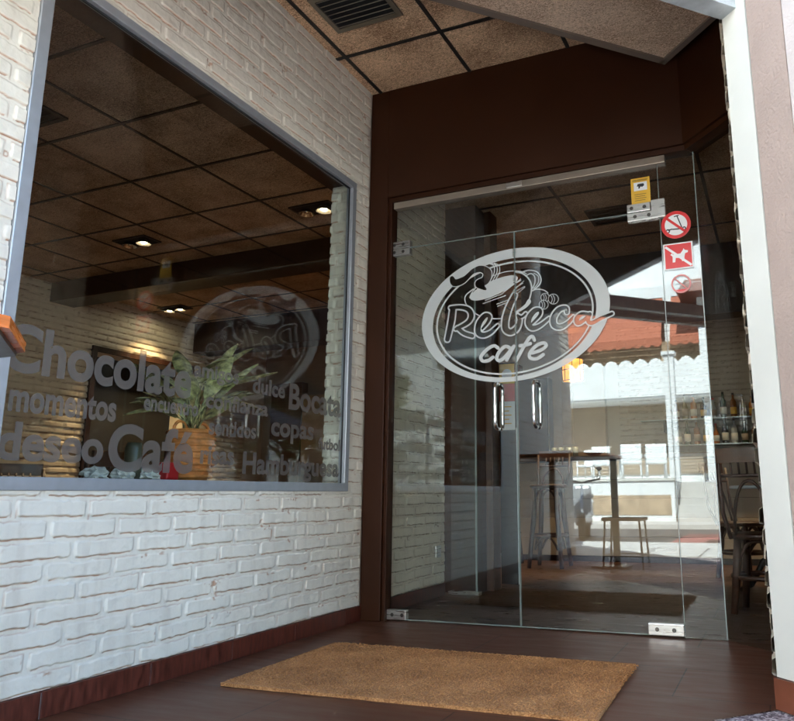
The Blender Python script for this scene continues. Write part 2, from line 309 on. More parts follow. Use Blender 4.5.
# ------------------------------------------------------------------ painted brick relief: real geometry
def noise2(u, v, seed, cell):
    rg = np.random.RandomState(seed); g = rg.rand(257, 257)
    x = u/cell+1000; y = v/cell+1000; xi = np.floor(x).astype(int); yi = np.floor(y).astype(int); fx = x-xi; fy = y-yi
    fx = fx*fx*(3-2*fx); fy = fy*fy*(3-2*fy); a = xi % 256; b = yi % 256
    return (g[b, a]*(1-fx)+g[b, a+1]*fx)*(1-fy)+(g[b+1, a]*(1-fx)+g[b+1, a+1]*fx)*fy
def brick_relief(name, O, U, V, Nn, ul, vl, m, parent=None, hole=None, du=.0042, dv=.0030, seed=1, pitch=.27, course=.0695, depth=.0058, v0=0, smooth=True, thick=0):
    O, U, V, Nn = [np.array(q, float) for q in (O, U, V, Nn)]
    nu = max(2, int(round(ul/du))); nv = max(2, int(round(vl/dv)))
    u = np.linspace(0, ul, nu+1); v = np.linspace(0, vl, nv+1); UU, VV = np.meshgrid(u, v)
    uu = UU+(noise2(UU, VV, seed+1, .03)-.5)*.004; vv = VV+v0+(noise2(UU, VV, seed+2, .018)-.5)*.0055+(noise2(UU, VV, seed+5, .14)-.5)*.007
    row = np.floor(vv/course).astype(int); rg = np.random.RandomState(seed+9)
    off = rg.rand(400)*.07-.035; uo = uu+np.where(row % 2 == 0, 0, pitch/2)+off[row % 400]+10
    bi = np.floor(uo/pitch).astype(int); H = rg.rand(400, 401)
    hsh = H[row % 400, bi % 400]; hs2 = H[(row+37) % 400, (bi+11) % 400]; hs3 = H[(row+91) % 400, (bi+57) % 400]
    fu = uo-bi*pitch; fv = vv-row*course
    jt = .0085
    eL = fu-jt*(.6+.8*hs2); eR = pitch-jt*(.6+.8*hs3)-fu; eB = fv-.005; eT = course-.009-fv
    e = np.minimum(np.minimum(eL, eR), eT*.8); c = np.clip(e/.0048, 0, 1); c = c*c*(3-2*c)
    # round the corners
    cr = .019; dx = np.clip(cr-np.minimum(eL, eR), 0, None); dy = np.clip(cr-np.minimum(eB, eT), 0, None); corner = np.hypot(dx, dy)
    c = c*np.clip((cr+.003-corner)/.006, 0, 1)
    b = np.clip(eB/.0035, 0, 1)
    tiltv = .65+.35*(1-fv/course)                                   # paint-thick top, proud lower lip
    h = depth*(.55+.75*hsh)*c*b*tiltv
    h += (noise2(UU, VV, seed+3, .03)-.5)*.0022*c+(noise2(UU, VV, seed+11, .009)-.5)*.0009+(noise2(UU, VV, seed+4, .3)-.5)*.003
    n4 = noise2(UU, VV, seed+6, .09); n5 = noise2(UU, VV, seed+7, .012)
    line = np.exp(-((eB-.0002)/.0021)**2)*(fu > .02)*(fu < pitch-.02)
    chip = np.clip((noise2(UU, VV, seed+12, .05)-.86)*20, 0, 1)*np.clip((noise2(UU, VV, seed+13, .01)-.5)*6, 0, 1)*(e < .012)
    seam_shade = np.exp(-((e-.0005)/.0016)**2)*np.clip((noise2(UU, VV, seed+14, .06)-.35)*1.6, 0, .5)  # shadow line along the brick joints, painted into the colour mask
    wear_shade = np.clip(seam_shade+line*np.clip((n4-.18)*3.5, 0, 1)*(.7+.6*n5)+chip*.7, 0, 1)
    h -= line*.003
    P = O+UU[..., None]*U+VV[..., None]*V+h[..., None]*Nn
    idx = np.arange((nu+1)*(nv+1)).reshape(nv+1, nu+1)
    q = np.stack([idx[:-1, :-1], idx[:-1, 1:], idx[1:, 1:], idx[1:, :-1]], -1)
    if np.dot(np.cross(U, V), Nn) < 0: q = q[..., ::-1]
    if hole is not None:
        uc = (u[:-1]+u[1:])/2; vc = (v[:-1]+v[1:])/2; UC, VC = np.meshgrid(uc, vc)
        keep = ~((UC > hole[0]) & (UC < hole[1]) & (VC > hole[2]) & (VC < hole[3])); q = q[keep]
    q = q.reshape(-1, 4)
    me = bpy.data.meshes.new(name); me.vertices.add(P.shape[0]*P.shape[1]); me.vertices.foreach_set('co', P.reshape(-1).astype(np.float32))
    me.loops.add(q.size); me.loops.foreach_set('vertex_index', q.reshape(-1)); me.polygons.add(len(q)); me.polygons.foreach_set('loop_start', np.arange(0, q.size, 4))
    me.polygons.foreach_set('use_smooth', np.ones(len(q), bool)); me.update(calc_edges=True)
    at = me.attributes.new('wear_shade', 'FLOAT', 'POINT'); at.data.foreach_set('value', wear_shade.reshape(-1).astype(np.float32))
    me.materials.append(MT[m]); o = bpy.data.objects.new(name, me); col.objects.link(o)
    if parent: attach(o, parent)
    return o

# ------------------------------------------------------------------ ground
def K(v): return v                                                   # porch mouth: line y = x + 2.76 from the pillar to the left wall
fl = MB(); fl.add([(XW, .45, 0), (-.06, 2.70, 0), (.9, 3.4, 0), (.9, DY, 0), (XW, DY, 0)], [(0, 1, 2, 3, 4)])
struct(fl.build('porch_floor', 'floor'))
struct(MB().box((-7.3, DY-.001, -.1), (3.2, 9.2, -.001)).build('indoor_floor', 'floor_in'))
struct(MB().box((-7.3, -.9, -.1), (XW-.05, DY-.001, -.001)).build('dining_room_floor', 'floor_in'))
struct(MB().box((XW-.05, -.9, -.12), (30, 3.9, -.004)).build('pavement', 'granite'))
struct(MB().box((-30, -3.2, -.12), (30, -.9, -.004)).build('street_pavement', 'kerb'))
g = MB(); g.box((-400, -400, -.4), (400, 400, -.13)); struct(g.build('ground', 'kerb'))
struct(MB().box((-60, -9.4, -.13), (60, -3.35, -.10)).build('road', 'asphalt'))
struct(MB().box((-30, -3.35, -.13), (30, -3.2, -.002)).build('kerb', 'kerb'))
# sunlight bands painted in as pale crossing stripes, and the red strip, as the glass shows them
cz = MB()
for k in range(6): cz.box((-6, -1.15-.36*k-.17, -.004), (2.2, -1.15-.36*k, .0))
struct(cz.build('pavement_stripes', 'stripepaint'))
struct(MB().box((-6.2, -7.2, -.1), (-1.35, -3.9, -.096)).build('red_lane', 'redpave')) if False else struct(MB().box((-1.75, -7.4, -.1), (1.6, -3.6, -.096)).build('red_lane', 'redpave'))
struct(MB().box((-60, -11.3, -.13), (60, -9.4, .0)).build('far_pavement', 'kerb'))
tp = MB()
for k in range(26):
    a = -2.3+.12*k; tp.box((-.03, -.21, 0), (.03, .21, .004), 0, Matrix.Translation((a, .95, -.004)) @ Matrix.Rotation(-.75, 4, 'Z'))
struct(tp.build('ribbed_paving', 'skirt2'))

# ------------------------------------------------------------------ left shop wall
lw = thing('brick_wall', (XW, 1.4, 0), 'white painted brick wall under and around the big lettered shop window', 'wall')
Y0, Y1, ZC = -.9, 3.72, 3.33
WY0, WY1, WZ0, WZ1 = 1.50, 3.565, .73, 2.62
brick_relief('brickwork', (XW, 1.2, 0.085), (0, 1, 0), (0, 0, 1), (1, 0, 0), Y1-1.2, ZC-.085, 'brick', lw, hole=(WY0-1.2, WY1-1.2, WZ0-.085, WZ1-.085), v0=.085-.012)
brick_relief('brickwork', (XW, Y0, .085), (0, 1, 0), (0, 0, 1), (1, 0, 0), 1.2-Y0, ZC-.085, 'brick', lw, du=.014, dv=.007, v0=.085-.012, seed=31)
core = MB(); T = .16
core.box((XW-T, Y0, 0), (XW-.012, WY0, 3.4)); core.box((XW-T, WY1, 0), (XW-.012, DY+.02, 3.4)); core.box((XW-T, WY0, 0), (XW-.012, WY1, WZ0)); core.box((XW-T, WY0, WZ1), (XW-.012, WY1, 3.4))
core.build('wall_core', 'brick_in', lw)
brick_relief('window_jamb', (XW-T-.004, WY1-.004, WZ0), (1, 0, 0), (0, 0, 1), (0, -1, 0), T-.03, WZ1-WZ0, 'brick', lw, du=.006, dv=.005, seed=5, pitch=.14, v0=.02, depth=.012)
sk_ = MB(); y = -.9
while y < Y1:
    y2 = min(y+.447, DY-.06); sk_.bbox((XW-.005, y+.0015, .0), (XW+.013, y2-.0015, .083), .002); y = y2
    if y >= DY-.07: break
sk_.build('skirting', 'base', lw)
box('skirting_grout', (XW-.006, -.9, 0), (XW+.009, DY-.06, .080), 'kerb', lw)

# window
wn = thing('shop_window', (XW, 2.5, .73), 'large grey framed shop window with grey Spanish food words in the brick wall', 'window')
fx0, fx1 = XW-.035, XW+.012
fr = MB(); fr.bbox((fx0, WY0, WZ0), (fx1, WY1, WZ0+.045), .003); fr.bbox((fx0, WY0, WZ1-.04), (fx1, WY1, WZ1), .003)
fr.bbox((fx0, WY0, WZ0+.045), (fx1, WY0+.045, WZ1-.04), .003); fr.bbox((fx0, WY1-.04, WZ0+.045), (fx1, WY1, WZ1-.04), .003)
fr.build('frame', 'alu', wn)
b_ = MB()
gx = XW-.012
b_.box((gx-.006, WY0+.045, WZ0+.045), (gx, WY0+.051, WZ1-.04)); b_.box((gx-.004, WY1-.046, WZ0+.045), (gx+.002, WY1-.04, WZ1-.04)); b_.box((gx-.006, WY0+.051, WZ1-.048), (gx+.002, WY1-.046, WZ1-.04))
b_.build('gasket', 'pipe', wn)
box('pane', (gx-.006, WY0+.046, WZ0+.0455), (gx-.001, WY1-.041, WZ1-.041), 'wglass', wn)
box('inner_sill', (XW-T-.35, WY0, WZ0+.0), (XW-.036, WY1, WZ0+.025), 'dbrown', wn)
box('lintel_board', (XW-T-.02, WY0, WZ1-.006), (XW-.036, WY1, WZ1+.02), 'dbrown', wn)

def text_mesh(txt, parent, name, m, size_w=None, height=None, origin=None, U=None, V=None, N=None, shear=0, offset=.012, thick=.0006):
    cu = bpy.data.curves.new('t', 'FONT'); cu.body = txt; cu.size = 1; cu.offset = offset; cu.shear = shear; cu.resolution_u = 5
    t = bpy.data.objects.new('t', cu); col.objects.link(t)
    dg = bpy.context.evaluated_depsgraph_get(); dg.update(); me = bpy.data.meshes.new_from_object(t.evaluated_get(dg))
    bpy.data.objects.remove(t)
    xs = [v.co.x for v in me.vertices]; ys = [v.co.y for v in me.vertices]
    x0, x1, y0, y1 = min(xs), max(xs), min(ys), max(ys)
    sx = size_w/(x1-x0); sy = height/(y1-y0) if height else sx
    U = Vector(U); V = Vector(V); O = Vector(origin); Nn = Vector(N) if N else Vector((0, 0, 0))
    for v in me.vertices: v.co = O+U*((v.co.x-x0)*sx)+V*((v.co.y-y0)*sy)+Nn*thick
    me.materials.clear(); me.materials.append(MT[m]); o = bpy.data.objects.new(name, me); col.objects.link(o); attach(o, parent)
    return o
# word, y0, y1, z bottom, z top
words = [('Chocolate', 1.53, 2.35, 1.115, 1.285), ('momentos', 1.57, 1.985, .985, 1.075), ('encuentro', 2.11, 2.40, 1.045, 1.105), ('amigos', 2.36, 2.64, 1.20, 1.285),
 ('confianza', 2.44, 2.86, 1.09, 1.165), ('dulce', 2.74, 2.985, 1.195, 1.275), ('Bocata', 3.02, 3.50, 1.145, 1.285), ('deseo', 1.55, 1.945, .825, .955), ('Café', 1.965, 2.39, .80, .985),
 ('sentidos', 2.47, 2.78, .975, 1.05), ('copas', 2.89, 3.245, .97, 1.07), ('risas', 2.43, 2.64, .845, .925), ('Hamburguesa', 2.70, 3.495, .778, .912), ('futbol', 3.29, 3.50, .955, 1.02)]
for wd, a, b, z0, z1 in words:
    text_mesh(wd, wn, 'lettering', 'wvinyl', b-a, z1-z0, (gx+.0005, a, z0), (0, 1, 0), (0, 0, 1), (1, 0, 0), offset=.034)

# ------------------------------------------------------------------ porch ceiling and roof
TL = .64
pc = MB(); pc.add([(XW, .3, ZC), (XW, DY+.02, ZC), (.6, DY+.02, ZC), (.6, 3.4, ZC)], [(0, 1, 2, 3)][0:1]); c_o = struct(pc.build('porch_ceiling', 'board'))
gr = MB()
for x in (-2.24, -1.60, -.96, -.32): gr.box((x-.011, .4, ZC-.007), (x+.011, DY, ZC-.001))
for y in (3.305, 2.665, 2.025, 1.385, .745): gr.box((XW, y-.011, ZC-.008), (.5, y+.011, ZC-.0015))
gr.box((XW, DY-.03, ZC-.012), (.5, DY, ZC-.0012)); gr.build('ceiling_grid', 'grid', c_o)
# lower strip of soffit set at 45 degrees
A = Vector((-.40, 3.66)); dA = Vector((-1, -1)).normalized(); nA = Vector((1, -1)).normalized()
def P2(s, t): q = A+dA*s+nA*t; return (q.x, q.y)
so = thing('canopy_soffit', (A.x, A.y, 3.06), 'pale fibre board soffit strip with grey trim above the entrance corner', 'soffit')
so.rotation_euler = (0, 0, 0)
m_ = MB(); m_.prism([P2(0, 0), P2(2.7, 0), P2(2.7, .95), P2(0, .95)], 3.062, 3.30); m_.build('board', 'board2', so)
m_ = MB(); m_.prism([P2(-.012, -.03), P2(2.7, -.03), P2(2.7, .008), P2(-.012, .008)], 3.05, 3.32); m_.prism([P2(-.03, -.03), P2(-.012+.018, -.03), P2(.006, .95), P2(-.03, .95)], 3.05, 3.32); m_.build('trim', 'trim', so)
rf = thing('roof', (-2.5, 4, 3.4), 'flat roof slab over the cafe and its porch', 'roof')
m_ = MB(); m_.prism([(-7.6, -.9), (XW+.02, -.9), (XW+.02, .35), (-.02, 2.66), (3.4, 2.66), (3.4, 9.5), (-7.6, 9.5)], 3.42, 3.8); m_.build('roof_slab', 'roof', rf)
bm_ = thing('steel_beam', (-.06, 2.7, 2.6), 'rusty galvanised steel beam bearing on the pillar top', 'beam')
B0 = Vector((.03, 2.72)); 
def P3(s, t): q = B0+dA*s+nA*t; return (q.x, q.y)
m_ = MB(); m_.prism([P3(-.02, -.05), P3(3.2, -.05), P3(3.2, .03), P3(-.02, .03)], 2.555, 2.65); m_.prism([P3(-.02, .0), P3(3.2, .0), P3(3.2, .03), P3(-.02, .03)], 2.65, 3.42); m_.build('channel', 'galv', bm_)
m_ = MB(); m_.prism([P3(-.03, -.055), P3(.05, -.055), P3(.05, .035), P3(-.03, .035)], 2.568, 2.66); m_.build('rusted_end', 'rust', bm_)

# porch grille
def grille(name, x, y, z, w_, d_, label, n=7, m='vent'):
    t = thing(name, (x, y, z), label, 'vent', None); f_ = MB()
    for lo, hi in (((-w_/2, -d_/2, -.012), (w_/2, -d_/2+.028, 0)), ((-w_/2, d_/2-.028, -.012), (w_/2, d_/2, 0)), ((-w_/2, -d_/2+.028, -.012), (-w_/2+.028, d_/2-.028, 0)), ((w_/2-.028, -d_/2+.028, -.012), (w_/2, d_/2-.028, 0))):
        f_.box((lo[0]+x, lo[1]+y, lo[2]+z), (hi[0]+x, hi[1]+y, hi[2]+z))
    f_.build('vent_frame', m, t)
    box('vent_back', (x-w_/2+.02, y-d_/2+.02, z-.004), (x+w_/2-.02, y+d_/2-.02, z-.001), 'black', t)
    s_ = MB()
    for k in range(n):
        yy = y-d_/2+.04+(d_-.08)*k/(n-1); s_.box((-w_/2+.03, -.011, -.0012), (w_/2-.03, .011, .0012), 0, Matrix.Translation((x, yy, z-.008)) @ Matrix.Rotation(.6, 4, 'X'))
    s_.build('louvre', m, t)
grille('ceiling_vent', -1.93, 2.93, ZC-.009, .42, .30, 'brown louvred air vent in the porch ceiling above the brick wall')

# ------------------------------------------------------------------ brown surround, header
sr = thing('entrance_surround', (-1.3, DY, 0), 'dark brown lacquered post and deep header framing the glass entrance', 'door frame')
FY = 3.735
m_ = MB(); m_.bbox((XW+.001, FY, 0), (XW+.135, FY+.11, ZC), .004); m_.bbox((XW+.135, FY+.018, 0), (XW+.158, FY+.09, 2.55), .003); m_.build('post', 'brown', sr)
CH0 = Vector((-.31, 3.80)); CH1 = Vector((-.05, 3.53)); dC = (CH1-CH0).normalized(); nC = Vector((-dC.y, dC.x))*-1    # chamfer panel line
HZ = 2.545
m_ = MB(); m_.prism([(XW+.136, FY), (-.335, FY), (-.30, FY+.11), (XW+.136, FY+.11)], HZ+.03, ZC-.001)
q0 = Vector((-.335, FY)); q1 = q0+dC*.75; m_.prism([tuple(q0), tuple(q1), tuple(q1+Vector((.08, .08))), (-.27, FY+.11)], HZ+.031, ZC-.002)
m_.build('header', 'brown', sr)
m_ = MB(); m_.prism([(XW+.136, FY+.02), (-.33, FY+.02), (-.29, FY+.1), (XW+.136, FY+.1)], HZ, HZ+.03)
m_.prism([(-.33, FY+.02), tuple(Vector((-.33, FY+.02))+dC*.7), tuple(Vector((-.27, FY+.1))+dC*.7), (-.27, FY+.1)], HZ+.001, HZ+.03); m_.build('header_lip', 'brown', sr)
rl = thing('top_rail', (-1.3, DY, 2.52), 'beige metal top rail clamping the transom glass under the brown header', 'rail')
m_ = MB(); m_.bbox((-2.145, DY-.028, 2.50), (-.44, DY+.03, HZ-.001), .003); m_.build('rail', 'alu_dark', rl)
m_ = MB(); m_.bbox((-1.375, DY-.038, 2.505), (-1.275, DY-.027, 2.54), .003); m_.build('clip', 'steel', rl)

# ------------------------------------------------------------------ glass front
def pane(lo, hi, name, parent, m='glass'):
    return box(name, lo, hi, m, parent)
JX = -1.342; LX = -2.155; RX = -.492; EX = -.292; JZ = 2.235
g0, g1 = DY, DY+.010
tr = thing('transom_glass', (-1.3, DY, 2.24), 'clear transom glass strip above the glass doors', 'glass panel')
pane((LX, g0, JZ+.003), (RX, g1, 2.505), 'pane', tr); box('glass_edge', (LX, g0-.0008, JZ+.0015), (RX, g1+.0008, JZ+.0048), 'edge', tr)
sp = thing('side_glass', (-.39, DY, 0), 'narrow fixed glass panel to the right of the doors carrying three prohibition stickers', 'glass panel')
pane((RX+.004, g0, .004), (EX, g1, 2.545), 'pane', sp); box('glass_edge', (RX+.0025, g0-.0008, .004), (RX+.0055, g1+.0008, 2.545), 'edge', sp); box('corner_seal', (EX-.001, g0-.001, .004), (EX+.004, g1+.001, 2.545), 'edge', sp)
cg = thing('corner_glass', (-.2, 3.7, 0), 'angled fixed glass panel between the side panel and the white pillar', 'glass panel')
p0 = Vector((EX+.006, DY+.002)); p1 = p0+dC*.40; of = Vector((.007, .007))
m_ = MB(); m_.prism([tuple(p0), tuple(p1), tuple(p1+of), tuple(p0+of)], .004, 2.545); m_.build('pane', 'glass', cg)

def fitting(x0, x1, z0, z1, parent, screws, name='patch_fitting'):
    m_ = MB(); m_.bbox((x0, DY-.014, z0), (x1, DY+.024, z1), .003)
    o = m_.build(name, 'steel', parent)
    for sx, sz in screws:
        s_ = MB(); s_.lathe([(.0105, -.003), (.0105, .001), (.008, .003)], (0, 0, 0), 12, 0, Matrix.Translation((x0+(x1-x0)*sx, DY-.0145, z0+(z1-z0)*sz)) @ Matrix.Rotation(R(90), 4, 'X')); s_.build('screw', 'screw', o)
doors = []
for nm_, a, b, lab in (('glass_door', LX, JX-.002, 'left leaf of the frameless glass double door, hinged beside the brown post'), ('glass_door', JX+.002, RX, 'right leaf of the frameless glass double door, next to the narrow side panel')):
    d_ = thing(nm_, ((a+b)/2, DY, 0), lab, 'glass door', 'leaves of the glass double door'); doors.append(d_)
    pane((a, g0, .012), (b, g1, JZ), 'pane', d_)
box('glass_edge', (JX-.0035, g0-.0008, .012), (JX-.0015, g1+.0008, JZ), 'edge', doors[0]); box('glass_edge', (JX+.0015, g0-.0008, .012), (JX+.0035, g1+.0008, JZ), 'edge', doors[1])
box('bottom_edge', (LX, g0-.001, .008), (JX-.003, g1+.001, .0115), 'edge', doors[0]); box('bottom_edge', (JX+.003, g0-.001, .008), (RX, g1+.001, .0115), 'edge', doors[1])
fitting(LX-.035, -2.03, .008, .062, doors[0], [(.45, .5), (.85, .5)]); fitting(LX-.035, -2.035, JZ-.045, JZ+.001, doors[0], [(.3, .5), (.7, .5)])
fitting(-.665, RX+.003, .010, .066, doors[1], [(.25, .5), (.72, .5)], 'patch_fitting')
fitting(-.665, RX-.002, JZ-.048, JZ+.001, doors[1], [(.25, .5), (.7, .5)])
fitting(LX-.035, -2.035, JZ+.004, JZ+.048, tr, [(.3, .5), (.7, .5)]); fitting(-.665, -.535, JZ+.004, JZ+.052, tr, [(.2, .5), (.75, .5)])
m_ = MB(); m_.bbox((-.533, DY-.0135, JZ-.045), (-.455, DY+.0235, JZ+.062), .003); o_ = m_.build('patch_fitting', 'steel', sp)
# D handles on both faces
for d_, hx in ((doors[0], -1.455), (doors[1], -1.225)):
    for sy in (-1, 1):
        yb = DY+.005+sy*.005; dd = sy*.055
        pts = [(hx, yb, 1.30)]+[(hx, yb+dd*math.sin(a), 1.30-.045*(1-math.cos(a))+.022) for a in [R(q) for q in (25, 50, 75, 90)]]
        pts = [(hx, yb, 1.325), (hx, yb+dd*.55, 1.325), (hx, yb+dd*.85, 1.317), (hx, yb+dd, 1.295), (hx, yb+dd, 1.10), (hx, yb+dd*.85, 1.078), (hx, yb+dd*.55, 1.07), (hx, yb, 1.07)]
        m_ = MB(); m_.tube(pts, .0115, 12); m_.build('handle', 'chrome', d_)

# ------------------------------------------------------------------ vinyl logo as a contour mesh of a distance field
def seg_dist(Xg, Yg, pts, rad=None):
    D = np.full(Xg.shape, 1e9)
    n = len(pts)-1
    for i in range(n):
        ax, ay = pts[i]; bx, by = pts[i+1]; vx, vy = bx-ax, by-ay; L2 = vx*vx+vy*vy+1e-9
        t = np.clip(((Xg-ax)*vx+(Yg-ay)*vy)/L2, 0, 1); d = np.hypot(Xg-ax-t*vx, Yg-ay-t*vy)
        if rad is not None: d = d-(rad[i]*(1-t)+rad[i+1]*t)
        D = np.minimum(D, d)
    return D
def spline(pts, n=8):
    out = []; P_ = [pts[0]]+list(pts)+[pts[-1]]
    for i in range(1, len(P_)-2):
        a, b, c, d = [np.array(q, float) for q in P_[i-1:i+3]]
        for k in range(n):
            t = k/n; out.append(tuple(.5*((2*b)+(c-a)*t+(2*a-5*b+4*c-d)*t*t+(3*b-a-3*c+d)*t**3)))
    out.append(tuple(pts[-1])); return out
def contour_mesh(Fd, xs, ys, tof, name, m, parents, split=None):
    """polygons where Fd<0, one mesh per side of split"""
    H_, W_ = Fd.shape; outs = [([], []) for _ in parents]; ins = Fd < 0
    def emit(poly):
        P_ = [tof(*p) for p in poly]; cx = sum(p.x for p in P_)/len(P_); k = 0 if (split is None or cx < split) else 1
        if split is not None:
            P_ = [Vector((min(p.x, split-.003) if k == 0 else max(p.x, split+.003), p.y, p.z)) for p in P_]
        vs, fs = outs[k]; b = len(vs); vs += [tuple(p) for p in P_]; fs.append(list(range(b, b+len(P_))))
    for j in range(H_-1):
        i = 0; row = ins[j]; row2 = ins[j+1]
        while i < W_-1:
            s = int(row[i])+int(row[i+1])+int(row2[i])+int(row2[i+1])
            if s == 0: i += 1; continue
            if s == 4:
                k = i
                while k < W_-1 and row[k+1] and row2[k+1] and k-i < 12: k += 1
                emit([(xs[i], ys[j]), (xs[k], ys[j]), (xs[k], ys[j+1]), (xs[i], ys[j+1])]); i = k; continue
            cs = [(xs[i], ys[j], Fd[j, i]), (xs[i+1], ys[j], Fd[j, i+1]), (xs[i+1], ys[j+1], Fd[j+1, i+1]), (xs[i], ys[j+1], Fd[j+1, i])]; poly = []
            for a in range(4):
                p, q = cs[a], cs[(a+1) % 4]
                if p[2] < 0: poly.append((p[0], p[1]))
                if (p[2] < 0) != (q[2] < 0):
                    t = p[2]/(p[2]-q[2]); poly.append((p[0]+(q[0]-p[0])*t, p[1]+(q[1]-p[1])*t))
            if len(poly) > 2: emit(poly)
            i += 1
    for (vs, fs), par in zip(outs, parents):
        if not fs: continue
        b = MB(); b.add(vs, fs); b.build(name, m, par)
def logo():
    st = .34; xs = np.arange(418, 616, st); ys = np.arange(243, 388, st); Xg, Yg = np.meshgrid(xs, ys)
    def ell(cx, cy, a, b, sh=-.075):
        x = Xg-cx; y = Yg-cy; y2 = y+x*.07; x2 = x+y*.11; r = np.sqrt((x2/a)**2+(y2/b)**2); return (r-1)*min(a, b)
    ring = np.maximum(ell(516, 314.7, 93, 66.6), -ell(514.7, 317.2, 80.8, 59.4))
    thin = np.maximum(ell(515, 317.6, 77.9, 56.6), -ell(515, 317.6, 76.2, 54.9))
    Fd = np.minimum(ring, thin)
    A_ = lambda L: [(425+x/7.94, 245+y/7.94) for x, y in L]; B_ = lambda L: [(515+x/7.94, 260+y/7.94) for x, y in L]; C_ = lambda L: [(460+x/7.94, 320+y/7.94) for x, y in L]
    def solid(pts, r, sm=True):
        nonlocal Fd; Fd = np.minimum(Fd, seg_dist(Xg, Yg, spline(pts) if sm else pts)-r)
    def hollow(strokes, r, w_=1.45):
        nonlocal Fd; d = np.full(Xg.shape, 1e9)
        for s_, rr in strokes:
            q = spline(s_); t = np.linspace(0, 1, len(q)); rad = np.interp(t, np.linspace(0, 1, len(rr)), rr) if hasattr(rr, '__len__') else np.full(len(q), rr)
            d = np.minimum(d, seg_dist(Xg, Yg, q, rad))
        Fd = np.maximum(Fd, -(d-w_)); Fd = np.minimum(Fd, np.maximum(d-w_, -d))
    # cup: coffee surface, rim, body, handle, stripes
    def disc(cx, cy, a, b, ang):
        x = Xg-cx; y = Yg-cy; ca, sa = math.cos(ang), math.sin(ang); return (np.sqrt(((x*ca+y*sa)/a)**2+((-x*sa+y*ca)/b)**2)-1)*min(a, b)
    body = A_([(385, 350), (325, 400), (320, 450), (350, 500), (430, 560), (540, 585), (640, 580)])
    Fd = np.minimum(Fd, disc(494, 288, 26, 7.4, -.42))
    Fd = np.minimum(Fd, np.maximum(disc(500, 291, 33, 17, -.42), -disc(500, 291, 32, 16.2, -.42))*1.0+np.where(Yg-288 > -.42*(Xg-494), 9, 0))
    solid(body, .55); solid(B_([(0, 95), (60, 108), (110, 150), (132, 210), (122, 290), (95, 345), (30, 400)]), .7)
    solid(B_([(95, 345), (110, 320), (118, 335), (80, 375), (10, 415)]), 1.1)
    solid(B_([(50, 100), (110, 82), (175, 95), (206, 145), (195, 195), (140, 245)]), .6); solid(B_([(85, 128), (125, 108), (155, 130), (158, 180), (138, 228)]), .55); solid(B_([(150, 105), (185, 130), (185, 180), (150, 225)]), .35)
    for a, b in (((460, 466), (640, 402)), ((480, 440), (620, 385)), ((570, 470), (665, 435)), ((575, 487), (665, 452)), ((620, 380), (760, 270)), ((700, 365), (785, 285)), ((735, 385), (794, 335))): solid(A_([a, b]), .38, False)
    for k in (0, 1, 2): solid(B_([(0+k*6, 190+k*28), (50+k*14, 160+k*25)]), .38, False)
    # steam ribbon
    hollow([(A_([(215, 265), (235, 300), (300, 280), (370, 215), (440, 190), (495, 220), (480, 280), (430, 310), (480, 350)]), [2.2, 3.6, 3.2, 2.6, 3.2, 4.2, 4.0, 4.0, 1.2])], 0, .8)
    for k in range(3): solid(A_([(500+k*25, 145), (545+k*22, 165), (550+k*20, 220), (510+k*18, 300)]), .45)
    solid(A_([(250, 250), (300, 240), (370, 180), (430, 150)]), [1][0]*1.6)
    solid(A_([(400, 395), (420, 405), (475, 400)]), .3); 
    # beans
    for cx, cy, rr in ((240, 298, 36), (305, 310, 42), (228, 355, 38)):
        px_, py_ = 515+cx/7.94, 260+cy/7.94; rr /= 7.94; d = np.hypot(Xg-px_, Yg-py_)-rr; Fd = np.maximum(Fd, -d); Fd = np.minimum(Fd, np.maximum(d, -(d+.55)))
        for o in (-.35, .1): solid([(px_+rr*o-rr*.2, py_-rr*.8), (px_+rr*o+rr*.15, py_), (px_+rr*o-rr*.1, py_+rr*.8)], .3)
    solid(B_([(140, 243), (180, 232), (230, 240), (262, 262)]), .5)
    # hollow script
    r = 2.5
    hollow([(A_([(222, 512), (212, 590), (198, 660), (178, 750)]), [2.6, 2.8, 2.6, 2.2]), (A_([(205, 500), (280, 494), (345, 512), (368, 560), (340, 615), (245, 668)]), [1.6, 1.8, 2.2, 2.4, 2, 1.4]), (A_([(262, 660), (310, 700), (375, 722)]), 1.9)], r)
    hollow([(A_([(455, 665), (500, 610), (512, 568), (478, 562), (432, 620), (422, 690), (460, 716), (520, 695), (578, 640)]), [1, 1.4, 1.8, 2.4, 2.7, 2.7, 2.4, 1.8, 1.2])], r)
    hollow([(A_([(712, 400), (670, 490), (640, 590), (640, 665), (680, 692), (728, 662), (752, 600), (738, 560)]), [2.2, 2.8, 3, 3, 2.8, 2.5, 2, 1.4]), (A_([(738, 560), (770, 570), (800, 545)]), 1.1)], r)
    hollow([(B_([(135, 505), (195, 440), (198, 400), (160, 402), (118, 450), (108, 505), (140, 540), (200, 520), (272, 462)]), [1, 1.4, 1.8, 2.4, 2.7, 2.7, 2.4, 1.8, 1.2])], r)
    hollow([(B_([(412, 415), (405, 382), (350, 395), (308, 455), (312, 515), (360, 532), (420, 500), (465, 450)]), [1.8, 2, 2.4, 2.7, 2.8, 2.5, 1.8, 1.1])], r)
    hollow([(B_([(580, 432), (530, 430), (492, 465), (500, 500), (545, 480), (590, 435)]), [1.6, 2, 2.3, 2.3, 1.8, 1.6]), (B_([(595, 430), (580, 480), (610, 500), (680, 465), (770, 425)]), [1.8, 2, 2, 1.8, 1.4])], r)
